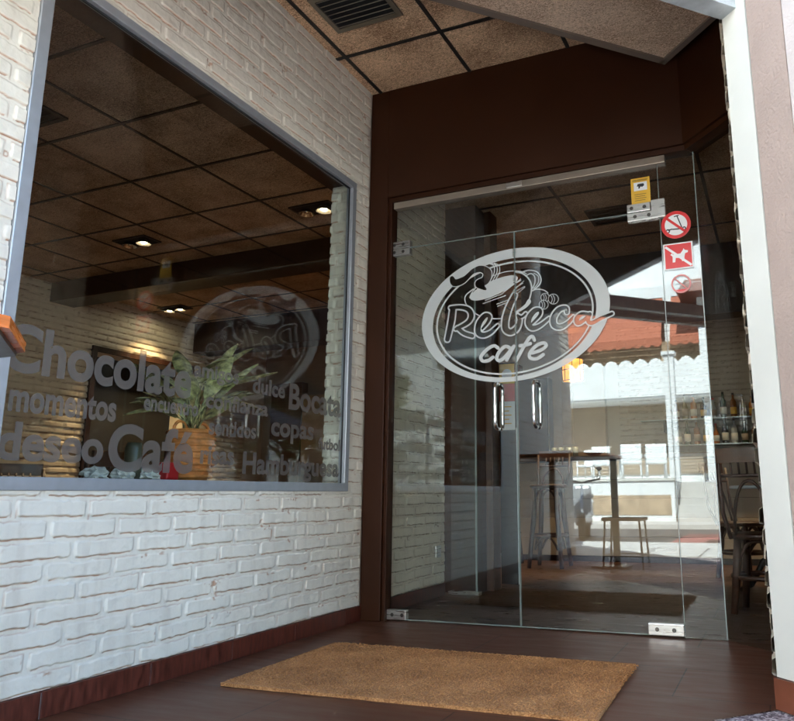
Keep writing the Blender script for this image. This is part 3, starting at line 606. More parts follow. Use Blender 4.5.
    # solid script
    for s_ in ([(300, 222), (270, 205), (215, 235), (168, 290), (180, 325), (225, 322), (262, 296)], [(395, 222), (360, 210), (310, 255), (292, 305), (318, 322), (365, 285), (425, 212)], [(428, 208), (400, 265), (372, 318)],
               [(592, 160), (575, 130), (545, 150), (500, 225), (450, 318)], [(478, 205), (520, 200), (560, 188)], [(575, 262), (640, 240), (685, 205), (660, 182), (600, 210), (555, 265), (560, 302), (610, 308), (662, 275)]):
        solid(C_(s_), 1.7)
    def tof(x, y):
        p = hit(x, y, 1, DY); return Vector((p.x, DY-.0012, p.z))
    contour_mesh(Fd, xs, ys, tof, 'logo_vinyl', 'vinyl', doors, JX)
logo()

# ------------------------------------------------------------------ stickers
def sticker(name, cx, cz, label, shapes):
    """shapes: list of (material, polygon points x,z, layer)"""
    t = thing(name, (cx, DY-.002, cz), label, 'sticker')
    for nm_, m, polys, k in shapes:
        b = MB()
        for P_ in polys:
            n = len(P_); y_ = DY-.0012-.0006*k
            vs = [(cx+x, y_, cz+z) for x, z in P_]+[(cx+x, y_+.0005, cz+z) for x, z in P_]
            b.add(vs, [list(range(n)), list(range(n, 2*n))[::-1]]+[[i, n+i, n+(i+1) % n, (i+1) % n] for i in range(n)])
        b.build(nm_, m, t)
    return t
def circ(r, n=40, cx=0, cz=0): return [(cx+r*math.cos(2*math.pi*i/n), cz+r*math.sin(2*math.pi*i/n)) for i in range(n)]
def ringq(r0, r1, n=48, cx=0, cz=0): return [[(cx+r*math.cos(a), cz+r*math.sin(a)) for r, a in ((r0, 2*math.pi*i/n), (r1, 2*math.pi*i/n), (r1, 2*math.pi*(i+1)/n), (r0, 2*math.pi*(i+1)/n))] for i in range(n)]
def barq(x0, z0, x1, z1, w_):
    d = Vector((x1-x0, z1-z0)).normalized(); n = Vector((-d.y, d.x))*w_/2; return [(x0-n.x, z0-n.y), (x1-n.x, z1-n.y), (x1+n.x, z1+n.y), (x0+n.x, z0+n.y)]
sticker('no_scooter_sign', -.405, 2.135, 'round red and white sticker crossing out a black kick scooter', [
 ('sign_face', 'signw', [circ(.079)], 0),
 ('scooter_symbol', 'signb', [barq(-.02, -.024, .032, -.026, .007), barq(.008, .05, .03, -.02, .006), barq(-.008, .048, .018, .052, .006), barq(-.045, -.026, -.02, -.022, .007)]+ringq(.006, .012, 16, -.045, -.031)+ringq(.005, .011, 16, .042, -.027), 1),
 ('red_ring', 'signred', ringq(.06, .079)+[barq(-.047, .042, .047, -.045, .014)], 2)])
dog = [(-.042, .012), (-.032, .02), (-.028, .012), (.012, .014), (.026, .032), (.03, .041), (.034, .032), (.052, .026), (.05, .016), (.036, .012), (.032, -.004), (.03, -.03), (.018, -.03), (.016, -.012), (-.014, -.008), (-.018, -.032), (-.032, -.032), (-.03, -.002), (-.034, .006)]
sticker('no_dogs_sign', -.403, 1.955, 'square red sticker with a white dog under a white diagonal bar', [
 ('sign_border', 'signw', [[(-.078, -.072), (.078, -.072), (.078, .076), (-.078, .076)]], 0), ('sign_face', 'signred', [[(-.070, -.065), (.070, -.065), (.070, .069), (-.070, .069)]], 1),
 ('dog_symbol', 'signw', [dog[::-1]], 2), ('diagonal_bar', 'signw', [barq(-.066, .06, .066, -.058, .013)], 2.5)])
sticker('no_smoking_sign', -.398, 1.80, 'small faded pink ring sticker with a thin cigarette, lowest of the three prohibition stickers', [
 ('sign_ring', 'pinkred', ringq(.043, .052)+[barq(-.031, .031, .031, -.031, .007)], 1), ('cigarette_symbol', 'signb', [barq(-.03, .0, .022, .002, .003)], 0), ('red_arc', 'signred', [[(.05*math.cos(R(a)), .05*math.sin(R(a))) for a in range(220, 325, 8)]], 0)])
yc = sticker('camera_sign', -.585, 2.365, 'yellow video surveillance sticker on the transom glass above the right hinge', [
 ('sign_face', 'signy', [[(-.053, -.078), (.053, -.078), (.053, .078), (-.053, .078)]], 0), ('sign_panel', 'signw', [[(-.037, .002), (.037, .002), (.037, .052), (-.037, .052)]], 1),
 ('camera_symbol', 'signb', [[(-.02, .028), (.012, .022), (.022, .03), (.018, .042), (-.014, .042)], [(-.012, .014), (-.004, .014), (0, .026), (-.01, .028)]], 2),
 ('small_print', 'signb', [barq(-.035, -.02-k*.012, .03-.006*(k % 2), -.02-k*.012, .0022) for k in range(4)], 1)])
text_mesh('ZONA VIDEOVIGILADA', yc, 'heading', 'signb', .085, .010, (-.628, DY-.0025, 2.424), (1, 0, 0), (0, 0, 1), (0, -1, 0))

# ------------------------------------------------------------------ pillar, stucco building at right
pl = thing('entrance_pillar', (-.06, 2.7, 0), 'white plastered pillar with rough brick edge and red brown skirting at the right', 'pillar')
q0 = Vector((-.058, 2.70)); dP = Vector((1, -1)).normalized(); q1 = q0+dP*.122
m_ = MB(); m_.prism([tuple(q0), tuple(q1), (q1.x+.35, q1.y+.35), (-.045, 3.15), (-.045, 2.72)], .10, 3.0); m_.build('plaster_face', 'plaster', pl)
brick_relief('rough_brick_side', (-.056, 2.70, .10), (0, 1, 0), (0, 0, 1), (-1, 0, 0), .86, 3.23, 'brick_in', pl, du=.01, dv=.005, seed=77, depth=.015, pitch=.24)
box('side_core', (-.05, 3.1, 0), (.4, 3.56, 3.33), 'brick_in', pl)
q0s = q0+Vector((-.012, -.004)); m_ = MB(); m_.prism([tuple(q0s), tuple(q0s+dP*.16), tuple(q0s+dP*.16+Vector((.1, .1))), (-.07, 3.55), ], 0, .098); m_.build('skirting', 'skirt2', pl)
sb = thing('stucco_building', (.6, 2.3, 0), 'pink stucco corner of the neighbouring building at the right edge', 'building')
q2 = q1+dP*.006; q3 = q2+dP*.162
m_ = MB(); m_.prism([tuple(q1-Vector((-.012, -.012))), tuple(q2+Vector((.004, .004))), (q2.x+.3, q2.y+.3), (q1.x+.3, q1.y+.3)], 0, 3.4); m_.build('rubber_joint', 'pipe', sb)
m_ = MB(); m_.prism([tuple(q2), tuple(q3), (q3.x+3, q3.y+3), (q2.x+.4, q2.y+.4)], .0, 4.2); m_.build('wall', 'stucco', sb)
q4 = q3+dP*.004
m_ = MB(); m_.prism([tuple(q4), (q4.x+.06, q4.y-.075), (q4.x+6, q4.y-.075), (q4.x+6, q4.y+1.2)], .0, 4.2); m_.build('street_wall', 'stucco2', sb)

# ------------------------------------------------------------------ doormat
dm = thing('doormat', (-1.3, 2.7, 0), 'worn brown coir doormat on the tiles before the glass doors', 'doormat')
m_ = MB(); rg = random.Random(3)
def wav(a, b, n=40): return [(a[0]+(b[0]-a[0])*i/n+rg.uniform(-.002, .002), a[1]+(b[1]-a[1])*i/n+rg.uniform(-.002, .002)) for i in range(n)]
cs = [(-2.03, 2.31), (-.585, 2.345), (-.61, 3.13), (-2.05, 3.10)]
m_.prism(wav(cs[0], cs[1])+wav(cs[1], cs[2])+wav(cs[2], cs[3])+wav(cs[3], cs[0]), .001, .013); m_.build('bristle_pad', 'coir', dm)
bs = []; fsx = []
for k in range(26000):
    x = rg.uniform(-2.03, -.59); y = rg.uniform(2.33, 3.11); a = rg.uniform(0, 6.28); l = rg.uniform(.006, .014); hh = rg.uniform(.002, .006); c_, s_ = math.cos(a)*l/2, math.sin(a)*l/2
    n = len(bs); bs += [(x-c_, y-s_, .0125), (x+c_*.6-s_*.15, y+s_*.6+c_*.15, .0125), (x+c_, y+s_, .0125+hh)]; fsx.append((n, n+1, n+2))
m_ = MB(); m_.add(bs, fsx); tag(m_.build('loose_bristles', 'coir', dm), kind='stuff')

# ================================================================== INTERIOR
ZI = 3.0; SX = XW-.16
ic = MB(); ic.box((-7.3, -.9, ZI), (SX-.001, 9.2, ZI+.05)); o1 = struct(ic.build('dining_ceiling', 'board_in'))
gr = MB(); k = -3.625-.645*5
xs_ = [-3.625+.645*i for i in range(-5, 2)]; ys_ = [2.94+.645*i for i in range(-5, 4)]
for x in xs_: gr.box((x-.010, -.85, ZI-.006), (x+.010, 5.13, ZI-.0005))
for y in ys_: gr.box((-7.1, y-.010, ZI-.007), (SX-.02, y+.010, ZI-.001))
for x in xs_: gr.box((x-.010, 5.4, ZI-.006), (x+.010, 9, ZI-.0005))
for y in [5.84+.645*i for i in range(5)]: gr.box((-7.1, y-.010, ZI-.007), (-2.5, y+.010, ZI-.001))
gr.build('ceiling_grid', 'grid', o1)
ic = MB(); ic.box((SX, DY+.12, ZI), (3.2, 9.2, ZI+.05)); o2 = struct(ic.build('hall_ceiling', 'board_in'))
gr = MB()
for x in (-2.54+1.1, -.34, .76, 1.86): gr.box((x-.012, DY+.13, ZI-.006), (x+.012, 6.7, ZI-.0005))
for y in (5.08, 6.18): gr.box((XW, y-.012, ZI-.007), (3.1, y+.012, ZI-.001))
gr.build('ceiling_grid', 'grid', o2)
grille('hall_vent', -1.13, 5.62, ZI-.002, .36, .36, 'small dark square vent in the ceiling behind the glass doors', 5, 'grid')
grille('dining_vent', -4.12, 2.62, ZI-.002, .5, .3, 'dark vent in the dining room ceiling seen through the top left of the window', 6, 'grid')

bw = thing('dining_room_wall', (-7.15, 6, 0), 'cream brick rear wall of the dining room with a black doorway, seen through the shop window', 'wall')
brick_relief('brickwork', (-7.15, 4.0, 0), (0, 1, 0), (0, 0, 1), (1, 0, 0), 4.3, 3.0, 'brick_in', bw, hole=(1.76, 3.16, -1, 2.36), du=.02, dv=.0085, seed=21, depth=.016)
m_ = MB(); m_.box((-7.4, -.9, 0), (-7.16, 5.76, 3)); m_.box((-7.4, 7.16, 0), (-7.16, 9.2, 3)); m_.box((-7.4, 5.76, 2.36), (-7.16, 7.16, 3)); m_.box((-7.3, -1.1, 0), (SX, -.9, 3.4)); m_.build('wall_core', 'brick_in', bw)
box('doorway_void', (-7.9, 5.7, 0), (-7.41, 7.2, 2.5), 'black', bw)
m_ = MB(); m_.box((-7.15, 5.70, 0), (-7.11, 5.76, 2.42)); m_.box((-7.15, 7.16, 0), (-7.11, 7.22, 2.42)); m_.box((-7.15, 5.76, 2.36), (-7.11, 7.16, 2.42)); m_.build('door_frame', 'dbrown', bw)
be = thing('ceiling_beam', (-4.8, 5.2, 2.9), 'dark brown box beam across the dining room ceiling', 'beam')
MB().bbox((-7.13, 5.13, 2.79), (SX-.02, 5.42, ZI-.001), .006).build('beam_casing', 'dbrown', be)
be2 = thing('ceiling_beam', (-4.4, 7.2, 2.85), 'second black ceiling beam deeper in the dining room, behind the first', 'beam')
MB().bbox((-7.13, 7.2, 2.6), (SX-.4, 7.5, ZI-.001), .006).build('beam_casing', 'dbrown', be2)

st_ = thing('hall_brick_pier', (XW, 4.3, 0), 'cream painted brick pier just inside the glass doors on the left', 'wall')
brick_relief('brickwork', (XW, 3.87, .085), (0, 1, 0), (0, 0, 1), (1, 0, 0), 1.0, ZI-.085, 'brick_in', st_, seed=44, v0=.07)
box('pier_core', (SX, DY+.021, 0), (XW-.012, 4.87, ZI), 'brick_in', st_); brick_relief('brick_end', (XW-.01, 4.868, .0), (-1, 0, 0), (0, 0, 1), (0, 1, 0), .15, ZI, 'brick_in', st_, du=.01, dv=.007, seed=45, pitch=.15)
box('skirting', (XW+.001, 3.87, 0), (XW+.013, 4.87, .083), 'base', st_)
m_ = MB(); m_.bbox((XW+.02, 4.868, .30), (XW+.075, 4.874, .38), .002)
tag(box('wall_socket', (XW+.008, 4.70, .27), (XW+.022, 4.78, .35), 'steel', None, .004), 'small metal wall socket low on the cream brick pier', 'socket')
cp = thing('wood_column', (-2.1, 5.1, 0), 'dark brown wooden column beyond the cream brick pier', 'column')
m_ = MB(); m_.bbox((-2.36, 4.98, 0), (-2.09, 5.3, ZI-.001), .004); m_.build('dark_panel', 'dbrown', cp)
m_ = MB(); m_.bbox((-2.088, 5.15, 0), (-2.03, 5.3, ZI-.002), .004); m_.build('brown_panel', mat('column_brown_wood', (.05, .02, .009), .45, noise=.3, stretch=(4, 4, .6)), cp)
ig = thing('inner_glass_screen', (-2.16, 4.93, 0), 'frameless inner glass screen with a bright edge beside the wood column', 'glass panel')
box('pane', (-2.28, 4.925, .06), (-2.082, 4.935, 2.55), 'glass', ig); box('glass_edge', (-2.082, 4.922, .02), (-2.070, 4.938, 2.55), 'edge', ig); box('floor_shoe', (-2.29, 4.90, 0), (-2.05, 4.96, .022), 'steel', ig)
dt = thing('display_totem', (-2.1, 5.55, 0), 'slim black display board with an orange and red poster at its top', 'display board')
Mt = Matrix.Translation((-2.06, 5.60, 0)) @ Matrix.Rotation(R(8), 4, 'Z')
m_ = MB(); m_.bbox((-.075, -.02, 0), (.065, .02, 1.80), .004, 0, Mt); m_.build('board', 'iron', dt); m_ = MB(); m_.bbox((.066, -.022, 0), (.073, .022, 1.25), .002, 0, Mt); m_.build('bright_edge', 'alu', dt)
for nm_, m, z0, z1 in (('poster_orange', 'signy', 1.62, 1.79), ('poster_red', 'red', 1.47, 1.62), ('poster_white', 'signw', 1.23, 1.47)):
    m_ = MB(); m_.box((-.07, -.024, z0), (.06, -.0205, z1), 0, Mt); m_.build(nm_, m, dt)
m_ = MB(); m_.lathe([(.045, 0), (.045, .001)], (0, 0, 0), 16, 0, Mt @ Matrix.Translation((-.005, -.0245, 1.70)) @ Matrix.Rotation(R(90), 4, 'X')); m_.build('poster_emblem', 'signw', dt)
m_ = MB()
for k in range(5): m_.box((-.05, -.0262, 1.28+.035*k), (.03-.02*(k % 2), -.0242, 1.288+.035*k), 0, Mt)
m_.build('poster_print', 'signy', dt)

hw = thing('hall_right_wall', (2.6, 6, 0), 'brown right hand wall of the hall', 'wall'); box('wall_panel', (2.6, 3.4, 0), (2.8, 9.2, 3), 'wood_mid', hw)
fw_ = thing('hall_front_wall', (1.3, 3.7, 0), 'front wall of the hall to the right of the pillar', 'wall'); box('wall_panel', (.401, 3.55, 0), (2.6, 3.8, 3.35), 'brick_in', fw_)
bb = thing('bar_back_wall', (0, 8.7, 0), 'grey painted brick wall behind the bar carrying the bottle shelves', 'wall')
brick_relief('brickwork', (-1.75, 8.7, .9), (1, 0, 0), (0, 0, 1), (0, -1, 0), 4.4, 2.1, 'brick_far', bb, du=.02, dv=.0087, seed=60, depth=.014)
box('wall_core', (-7.2, 8.715, 0), (2.7, 8.9, 3), 'brick_far', bb)
dc = thing('back_cabinet', (-2.6, 8.6, 0), 'tall black cabinet and beige panel on the back wall left of the bottle shelves', 'cabinet')
box('black_door', (-3.05, 8.55, 0), (-2.62, 8.7, 2.15), 'iron', dc, .006); box('beige_panel', (-2.56, 8.58, 0), (-1.9, 8.7, 2.3), 'cream', dc, .006); box('panel_frame', (-2.44, 8.565, 1.3), (-2.3, 8.579, 2.15), 'tan', dc, .004)
box('edge_strip', (-2.615, 8.54, 0), (-2.60, 8.7, 2.15), 'alu', dc)
rw = thing('wood_panelling', (-4.5, 8.6, 0), 'orange brown wooden wall units at the far end of the dining room', 'wall unit')
for i in range(7):
    x0 = -6.9+i*.56; box('wood_panel', (x0+.01, 8.55, .9+(i % 2)*.25), (x0+.55, 8.7, 2.35-(i % 3)*.2), ('wood_mid', 'wood_or', 'tan')[(i*2) % 3] if i not in (2, 5) else 'cream', rw, .006)
box('wood_base', (-6.9, 8.5, 0), (-2.95, 8.6, .88), 'wood_mid', rw, .006)
hb = thing('bar_bulkhead', (0, 6.8, 2.3), 'dark brown bulkhead hanging from the ceiling in front of the bar', 'bulkhead')
MB().bbox((XW, 6.7, 2.32), (2.58, 6.95, ZI-.001), .006).build('casing', 'dbrown', hb)

bar = thing('bar_counter', (-.2, 7.7, 0), 'bar counter with cream plank front and dark top at the back of the hall', 'bar counter')
m_ = MB()
for i in range(5): m_.bbox((-2.75, 7.66, .06+.198*i), (2.3, 7.72, .06+.198*i+.194), .003)
m_.build('plank_front', 'cream', bar); box('plinth', (-2.72, 7.68, 0), (2.3, 7.9, .06), 'dbrown', bar); MB().bbox((-2.9, 7.55, 1.055), (2.35, 8.1, 1.105), .008).build('bar_top', 'btop', bar)
box('side_panel', (-2.75, 7.721, .06), (-2.7, 8.1, 1.05), 'cream', bar); box('back_panel', (-2.7, 8.04, .06), (2.3, 8.09, 1.05), 'wood_mid', bar)

sh_ = thing('bottle_shelf', (-.6, 8.55, 1.24), 'lower glass bottle shelf on the grey brick wall', 'shelf'); box('shelf_board', (-1.45, 8.42, 1.235), (1.3, 8.69, 1.243), 'edge', sh_)
for x in (-1.2, .1, 1.1): box('bracket', (x, 8.5, 1.10), (x+.02, 8.69, 1.234), 'iron', sh_)
sh2 = thing('bottle_shelf', (-.6, 8.55, 1.53), 'upper glass bottle shelf on the grey brick wall', 'shelf'); box('shelf_board', (-1.45, 8.42, 1.528), (1.3, 8.69, 1.536), 'edge', sh2)
for x in (-1.2, .1, 1.1): box('bracket', (x, 8.5, 1.40), (x+.02, 8.69, 1.527), 'iron', sh2)
bcol = [('amber', (.22, .08, .015)), ('dark green', (.02, .05, .02)), ('clear', (.45, .47, .47)), ('black', (.015, .012, .012)), ('orange', (.45, .15, .03)), ('olive', (.16, .14, .04))]
bm_m = {n: mat(n.replace(' ', '_')+'_bottle_glass', c, .12, spec=.8) for n, c in bcol}
def bottle(x, y, z, c, h, r, lab, cap, kind):
    t = thing('bottle', (x, y, z), lab, 'bottle', 'bottles on the bar shelves')
    m_ = MB()
    prof = [[(r, 0), (r, h*.6), (r*.75, h*.7), (r*.34, h*.76), (r*.32, h*.93)], [(r, 0), (r, h*.45), (r*.6, h*.62), (r*.34, h*.7), (r*.34, h*.93)], [(r*.9, 0), (r, h*.1), (r, h*.64), (r*.5, h*.72), (r*.36, h*.93)]][kind]
    m_.lathe([(r*.9, 0)]+[(a, b+.003) for a, b in prof], (x, y, z), 14); m_.build('glass_body', bm_m[c], t)
    m_ = MB(); m_.lathe([(r*.38, h*.925), (r*.38, h)], (x, y, z), 12); m_.build('cap', cap, t)
    m_ = MB(); m_.lathe([(r*1.015, h*.14), (r*1.015, h*.42)], (x, y, z), 14); m_.build('paper_label', ('paper', 'tan', 'cream', 'paper', 'signy')[int(x*77) % 5], t)
rows = [(1.536, 'upper', [-1.05, -.95, -.85, -.74, -.63, -.52, -.41, -.31, -.21, -.11, .0, .1]), (1.243, 'lower', [-1.04, -.94, -.83, -.73, -.62, -.52, -.42, -.31, -.20, -.10, .01, .11])]
ordn = ['first', 'second', 'third', 'fourth', 'fifth', 'sixth', 'seventh', 'eighth', 'ninth', 'tenth', 'eleventh', 'twelfth']
for z, rn, xl in rows:
    for i, x in enumerate(xl):
        c = bcol[(i*5+(3 if rn == 'upper' else 1)*2) % 6][0]; hgt = .235+.07*((i*7) % 4)/3
        bottle(x, 8.54+.02*(i % 2), z, c, hgt, .036+.006*((i*3) % 3)/2, f'{c} glass bottle, {ordn[i]} from the left on the {rn} bar shelf', ('iron', 'btop', 'steel', 'iron', 'red')[i % 5], i % 3)
for i, (x, y) in enumerate([(-2.28, 7.66), (-2.2, 7.64), (-2.12, 7.67), (-2.04, 7.65)]):
    m_ = MB(); m_.lathe([(.028, 0), (.033, .10)], (x, y, 1.106), 12); tag(m_.build('drinking_glass', 'edge'), f'short drinking glass, {ordn[i]} from the left in the row on the bar top', 'glass', 'glasses on the bar top')
m_ = MB(); m_.lathe([(.05, 0), (.11, .04), (.115, .05)], (-1.85, 7.7, 1.106), 16); tag(m_.build('dark_bowl', 'iron'), 'wide black bowl on the bar top', 'bowl')
m_ = MB(); m_.bbox((.15, 7.72, 1.106), (.38, 7.95, 1.28), .01); tag(m_.build('bread_box', 'cream'), 'cream box on the right part of the bar top', 'box')

# hanging lantern over the bar
ln = thing('hanging_lantern', (-1.92, 7.2, 1.98), 'orange lit cylindrical lantern with dark bars hanging over the bar', 'lamp')
m_ = MB(); m_.lathe([(.105, -.11), (.11, 0), (.105, .11)], (-1.92, 7.2, 1.98), 20); m_.build('lamp_shade', 'lantern', ln)
m_ = MB()
for k in range(8):
    a = k*math.pi/4+.2; m_.tube([(-1.92+.113*math.cos(a), 7.2+.113*math.sin(a), 1.865), (-1.92+.113*math.cos(a), 7.2+.113*math.sin(a), 2.095)], .004, 6)
for z in (1.867, 1.98, 2.093): m_.tube([(-1.92+.114*math.cos(a*.4), 7.2+.114*math.sin(a*.4), z) for a in range(16)], .005, 6, closed=True)
m_.build('cage', 'iron', ln); m_ = MB(); m_.tube([(-1.92, 7.2, 2.09), (-1.92, 7.2, 3.0)], .004, 6); m_.build('cord', 'iron', ln)

# recessed twin spotlights
def spot(x, y, label, e=18, lit=(False, True)):
    t = thing('recessed_spotlight', (x, y, ZI), label, 'ceiling light', 'recessed twin spotlights of the dining room ceiling'); m_ = MB()
    m_.box((x-.19, y-.10, ZI-.014), (x+.19, y-.085, ZI-.0015)); m_.box((x-.19, y+.085, ZI-.014), (x+.19, y+.10, ZI-.0015)); m_.box((x-.19, y-.085, ZI-.014), (x-.175, y+.085, ZI-.0015)); m_.box((x+.175, y-.085, ZI-.014), (x+.19, y+.085, ZI-.0015)); m_.build('lamp_frame', 'grid', t)
    box('lamp_housing', (x-.175, y-.085, ZI-.006), (x+.175, y+.085, ZI-.002), 'black', t)
    for i, s in enumerate((-1, 1)):
        c = (x+s*.085, y, ZI-.045); m_ = MB(); m_.lathe([(.045, .036), (.062, .006), (.066, 0), (.060, .002), (.04, .034)], c, 18); o = m_.build('reflector', 'chrome' if not lit[i] else 'alu_dark', t)
        m_ = MB(); m_.sphere((c[0], c[1], c[2]+.018), .026, 8, 0, (1, 1, .5)); m_.build('bulb', 'bulb' if lit[i] else 'chrome', o)
        if lit[i]:
            l = bpy.data.lights.new('spot_lamp', 'SPOT'); l.energy = e; l.color = (1, .62, .3); l.spot_size = R(95); l.spot_blend = .8; l.shadow_soft_size = .03
            q = bpy.data.objects.new('spot_lamp', l); col.objects.link(q); q.location = (c[0], c[1], ZI-.055); attach(q, t)
spot(-3.31, 4.53, 'twin ceiling spotlight nearest the entrance in the dining room, one bulb lit', 18)
spot(-5.24, 4.53, 'twin ceiling spotlight in the middle of the dining room ceiling, one bulb lit', 18)
spot(-6.72, 6.45, 'twin ceiling spotlight hidden behind the brown beam, washing the rear brick wall', 15, (True, True))
spot(-4.2, 6.5, 'added unseen twin ceiling spotlight behind the beam near the wooden wall units', 26)  # unseen lamp added to lift the dining room light

for x_, lb in ((-2.2, 'added unseen twin spotlight over the left end of the bar'), (-.9, 'added unseen twin spotlight over the middle of the bar'), (.4, 'added unseen twin spotlight over the right part of the bar')): spot(x_, 7.2, lb, 7, (True, True))  # unseen lamps added to brighten the bar and the hall
# bentwood bar stool
def bentwood(name, h, label, cat, back=True, top=None, group=None):
    t = thing(name, (0, 0, 0), label, cat, group); r = .19; lp = []
    m_ = MB(); m_.lathe([(.02, -.035), (r-.01, -.035), (r, -.02), (r, -.008), (r-.012, 0), (.02, -.004)], (0, 0, h), 28); m_.build('seat', 'wood_dark', t)
    for i, a in enumerate((45, 135, 225, 315)):
        a = R(a); bx, by = math.cos(a), math.sin(a); m_ = MB(); sp_ = .235 if h > .6 else .215
        m_.tube([(bx*r*.82, by*r*.82, h-.03), (bx*(r*.9), by*r*.9, h*.6), (bx*sp_, by*sp_, 0)], [.023, .026, .020], 10); m_.build('leg', 'wood_dark', t)
    zr = h*.38 if h > .6 else h*.45; m_ = MB(); rr = r*.93; m_.tube([(rr*math.cos(a*math.pi/14), rr*math.sin(a*math.pi/14), zr) for a in range(28)], .014, 8, closed=True); m_.build('ring', 'wood_dark', t)
    for k in range(4):                                                # bent braces under the seat and the ring
        a0, a1 = R(45+90*k), R(135+90*k); m_ = MB(); rb = r*.86
        for zt, dz in ((h-.045, .12),)+(((zr-.015, .12),) if h > .6 else ()):
            p = []
            for q in range(13):
                u = q/12; x = rb*(math.cos(a0)*(1-u)+math.cos(a1)*u); y = rb*(math.sin(a0)*(1-u)+math.sin(a1)*u); p.append((x, y, zt-dz*abs(2*u-1)**2.5))
            m_ = MB(); m_.tube(p, .011, 7); m_.build('brace', 'wood_dark', t)
    if back:
        hb_ = top or h+.34
        for s in (-1, 1):
            m_ = MB(); m_.tube([(s*.145, .125, h-.03), (s*.165, .19, h+.12), (s*.17, .225, hb_-.03)], .013, 9); m_.build('back_post', 'wood_dark', t)
        pts = [(.185*math.sin(a), .235+.0-.07*(1-math.cos(a))*-1*0+.03*math.cos(a), 0) for a in np.linspace(-1.15, 1.15, 15)]
        b = MB(); n = len(pts)
        vs = [(x, y, hb_-.075) for x, y, _ in pts]+[(x*1.02, y+.008, hb_+.01) for x, y, _ in pts]+[(x*1.02, y+.028, hb_+.01) for x, y, _ in pts]+[(x, y+.02, hb_-.075) for x, y, _ in pts]
        fs = []
        for i in range(n-1):
            for q in range(4): a_, b_2 = q*n, ((q+1) % 4)*n; fs.append((a_+i, a_+i+1, b_2+i+1, b_2+i))
        fs += [(0, n, 2*n, 3*n), (n-1, 4*n-1, 3*n-1, 2*n-1)]; b.add(vs, fs, 0, False); b.build('crest_rail', 'wood_mid', t)
        m_ = MB()
        m_.tube([(.165*math.sin(a), .205+.02*math.cos(a), hb_-.15) for a in np.linspace(-1.3, 1.3, 11)], .010, 8); m_.build('mid_rail', 'wood_dark', t)
        for x in (-.09, -.045, 0, .045, .09): m_ = MB(); m_.tube([(x, .225, hb_-.15), (x, .245, hb_-.06)], .007, 7); m_.build('spindle', 'wood_dark', t)
        m_ = MB(); m_.tube([(.11*math.cos(a)*1.0, .15+.06*math.sin(a), h-.01+(hb_-.17-h)*math.sin(a)) for a in np.linspace(0, math.pi, 15)], .010, 8); m_.build('back_hoop', 'wood_dark', t)
    return t
s1 = bentwood('bar_stool', .80, 'dark bentwood bar stool before the cream bar front, right of the door handles', 'bar stool', True, None, 'bentwood bar stools'); s1.location = (-2.16, 7.0, 0)
dup(s1, (-2.78, 7.35, 0), .5, 'dark bentwood bar stool half hidden behind the black display board')
c1 = bentwood('bentwood_chair', .46, 'dark bentwood chair close behind the angled glass, its curved back to the window', 'chair', True, .95, 'bentwood chairs at the marble table'); c1.location = (-.13, 4.75, 0); c1.rotation_euler = (0, 0, R(170))
dup(c1, (-.33, 6.55, 0), R(60), 'dark bentwood chair on the far side of the marble table'); 
# marble table with cast iron foot
tb = thing('marble_table', (-.05, 5.55, 0), 'small round marble topped table on a black cast iron foot', 'table'); cx, cy = -.02, 5.55
m_ = MB(); m_.lathe([(.02, 0), (.31, 0), (.32, .006), (.32, .018), (.312, .024), (.02, .024)], (cx, cy, .725), 36); m_.build('table_top', 'marble', tb)
m_ = MB(); m_.lathe([(.05, 0), (.035, .08), (.028, .2), (.045, .3), (.028, .4), (.03, .65), (.12, .69)], (cx, cy, .03), 16); m_.build('column', 'iron', tb)
for k in range(3):
    a = R(90+120*k+200); m_ = MB(); m_.tube([(cx+.03*math.cos(a), cy+.03*math.sin(a), .30), (cx+.13*math.cos(a), cy+.13*math.sin(a), .22), (cx+.22*math.cos(a), cy+.22*math.sin(a), .06), (cx+.30*math.cos(a), cy+.30*math.sin(a), .018)], [.02, .022, .02, .018], 10)
    m_.build('foot', 'iron', tb)
m_ = MB(); m_.lathe([(.05, 0), (.07, .06), (.055, .12), (.03, .16), (.03, .17)], (.1, 5.5, .75), 16); tag(m_.build('brown_jug', 'wood_or'), 'small orange brown jug on the marble table', 'jug')
# ------------------------------------------------------------------ window display: shelf, plant basket, napkins, bottle, chair backs
ds = thing('window_counter', (-2.8, 2.5, .75), 'dark wooden counter running behind the shop window', 'counter')
MB().bbox((-3.25, .8, .745), (SX-.355+.0, 3.45, .785), .006).build('counter_top', 'dbrown', ds)
for y in (1.0, 2.2, 3.3): box('support', (-3.2, y, 0), (-3.14, y+.06, .744), 'dbrown', ds)
pb = thing('basket_plant', (-2.84, 2.84, .785), 'variegated leafy plant in an orange wicker basket standing behind the window', 'plant'); bx, by, bz = -2.80, 2.86, .786
m_ = MB(); prof = []
for i in range(15):
    z = i*.0185; prof.append((.088+.027*math.sin(min(1, z/.26)*2.2)+(.004 if i % 2 else -.002), z))
m_.lathe(prof, (bx, by, bz), 56)
o = m_.build('wicker_basket', 'wicker', pb)
m_ = MB()
for i in range(8): m_.tube([(bx+(.115 if i > 1 else .106)*math.cos(a*math.pi/24)*(1+.012*math.sin(a*3.9+i*2)), by+(.115 if i > 1 else .106)*math.sin(a*math.pi/24)*(1+.012*math.sin(a*3.9+i*2)), bz+.02+i*.032) for a in range(48)], .009, 6, closed=True)
m_.build('weave_band', 'wicker', o)
for s in (-1, 1):
    m_ = MB(); m_.tube([(bx, by+s*(.075+.045*math.cos(a)), bz+.25+.05*math.sin(a)) for a in np.linspace(0, math.pi, 9)], .008, 7); m_.build('handle', 'wicker', o)
rg = random.Random(12)
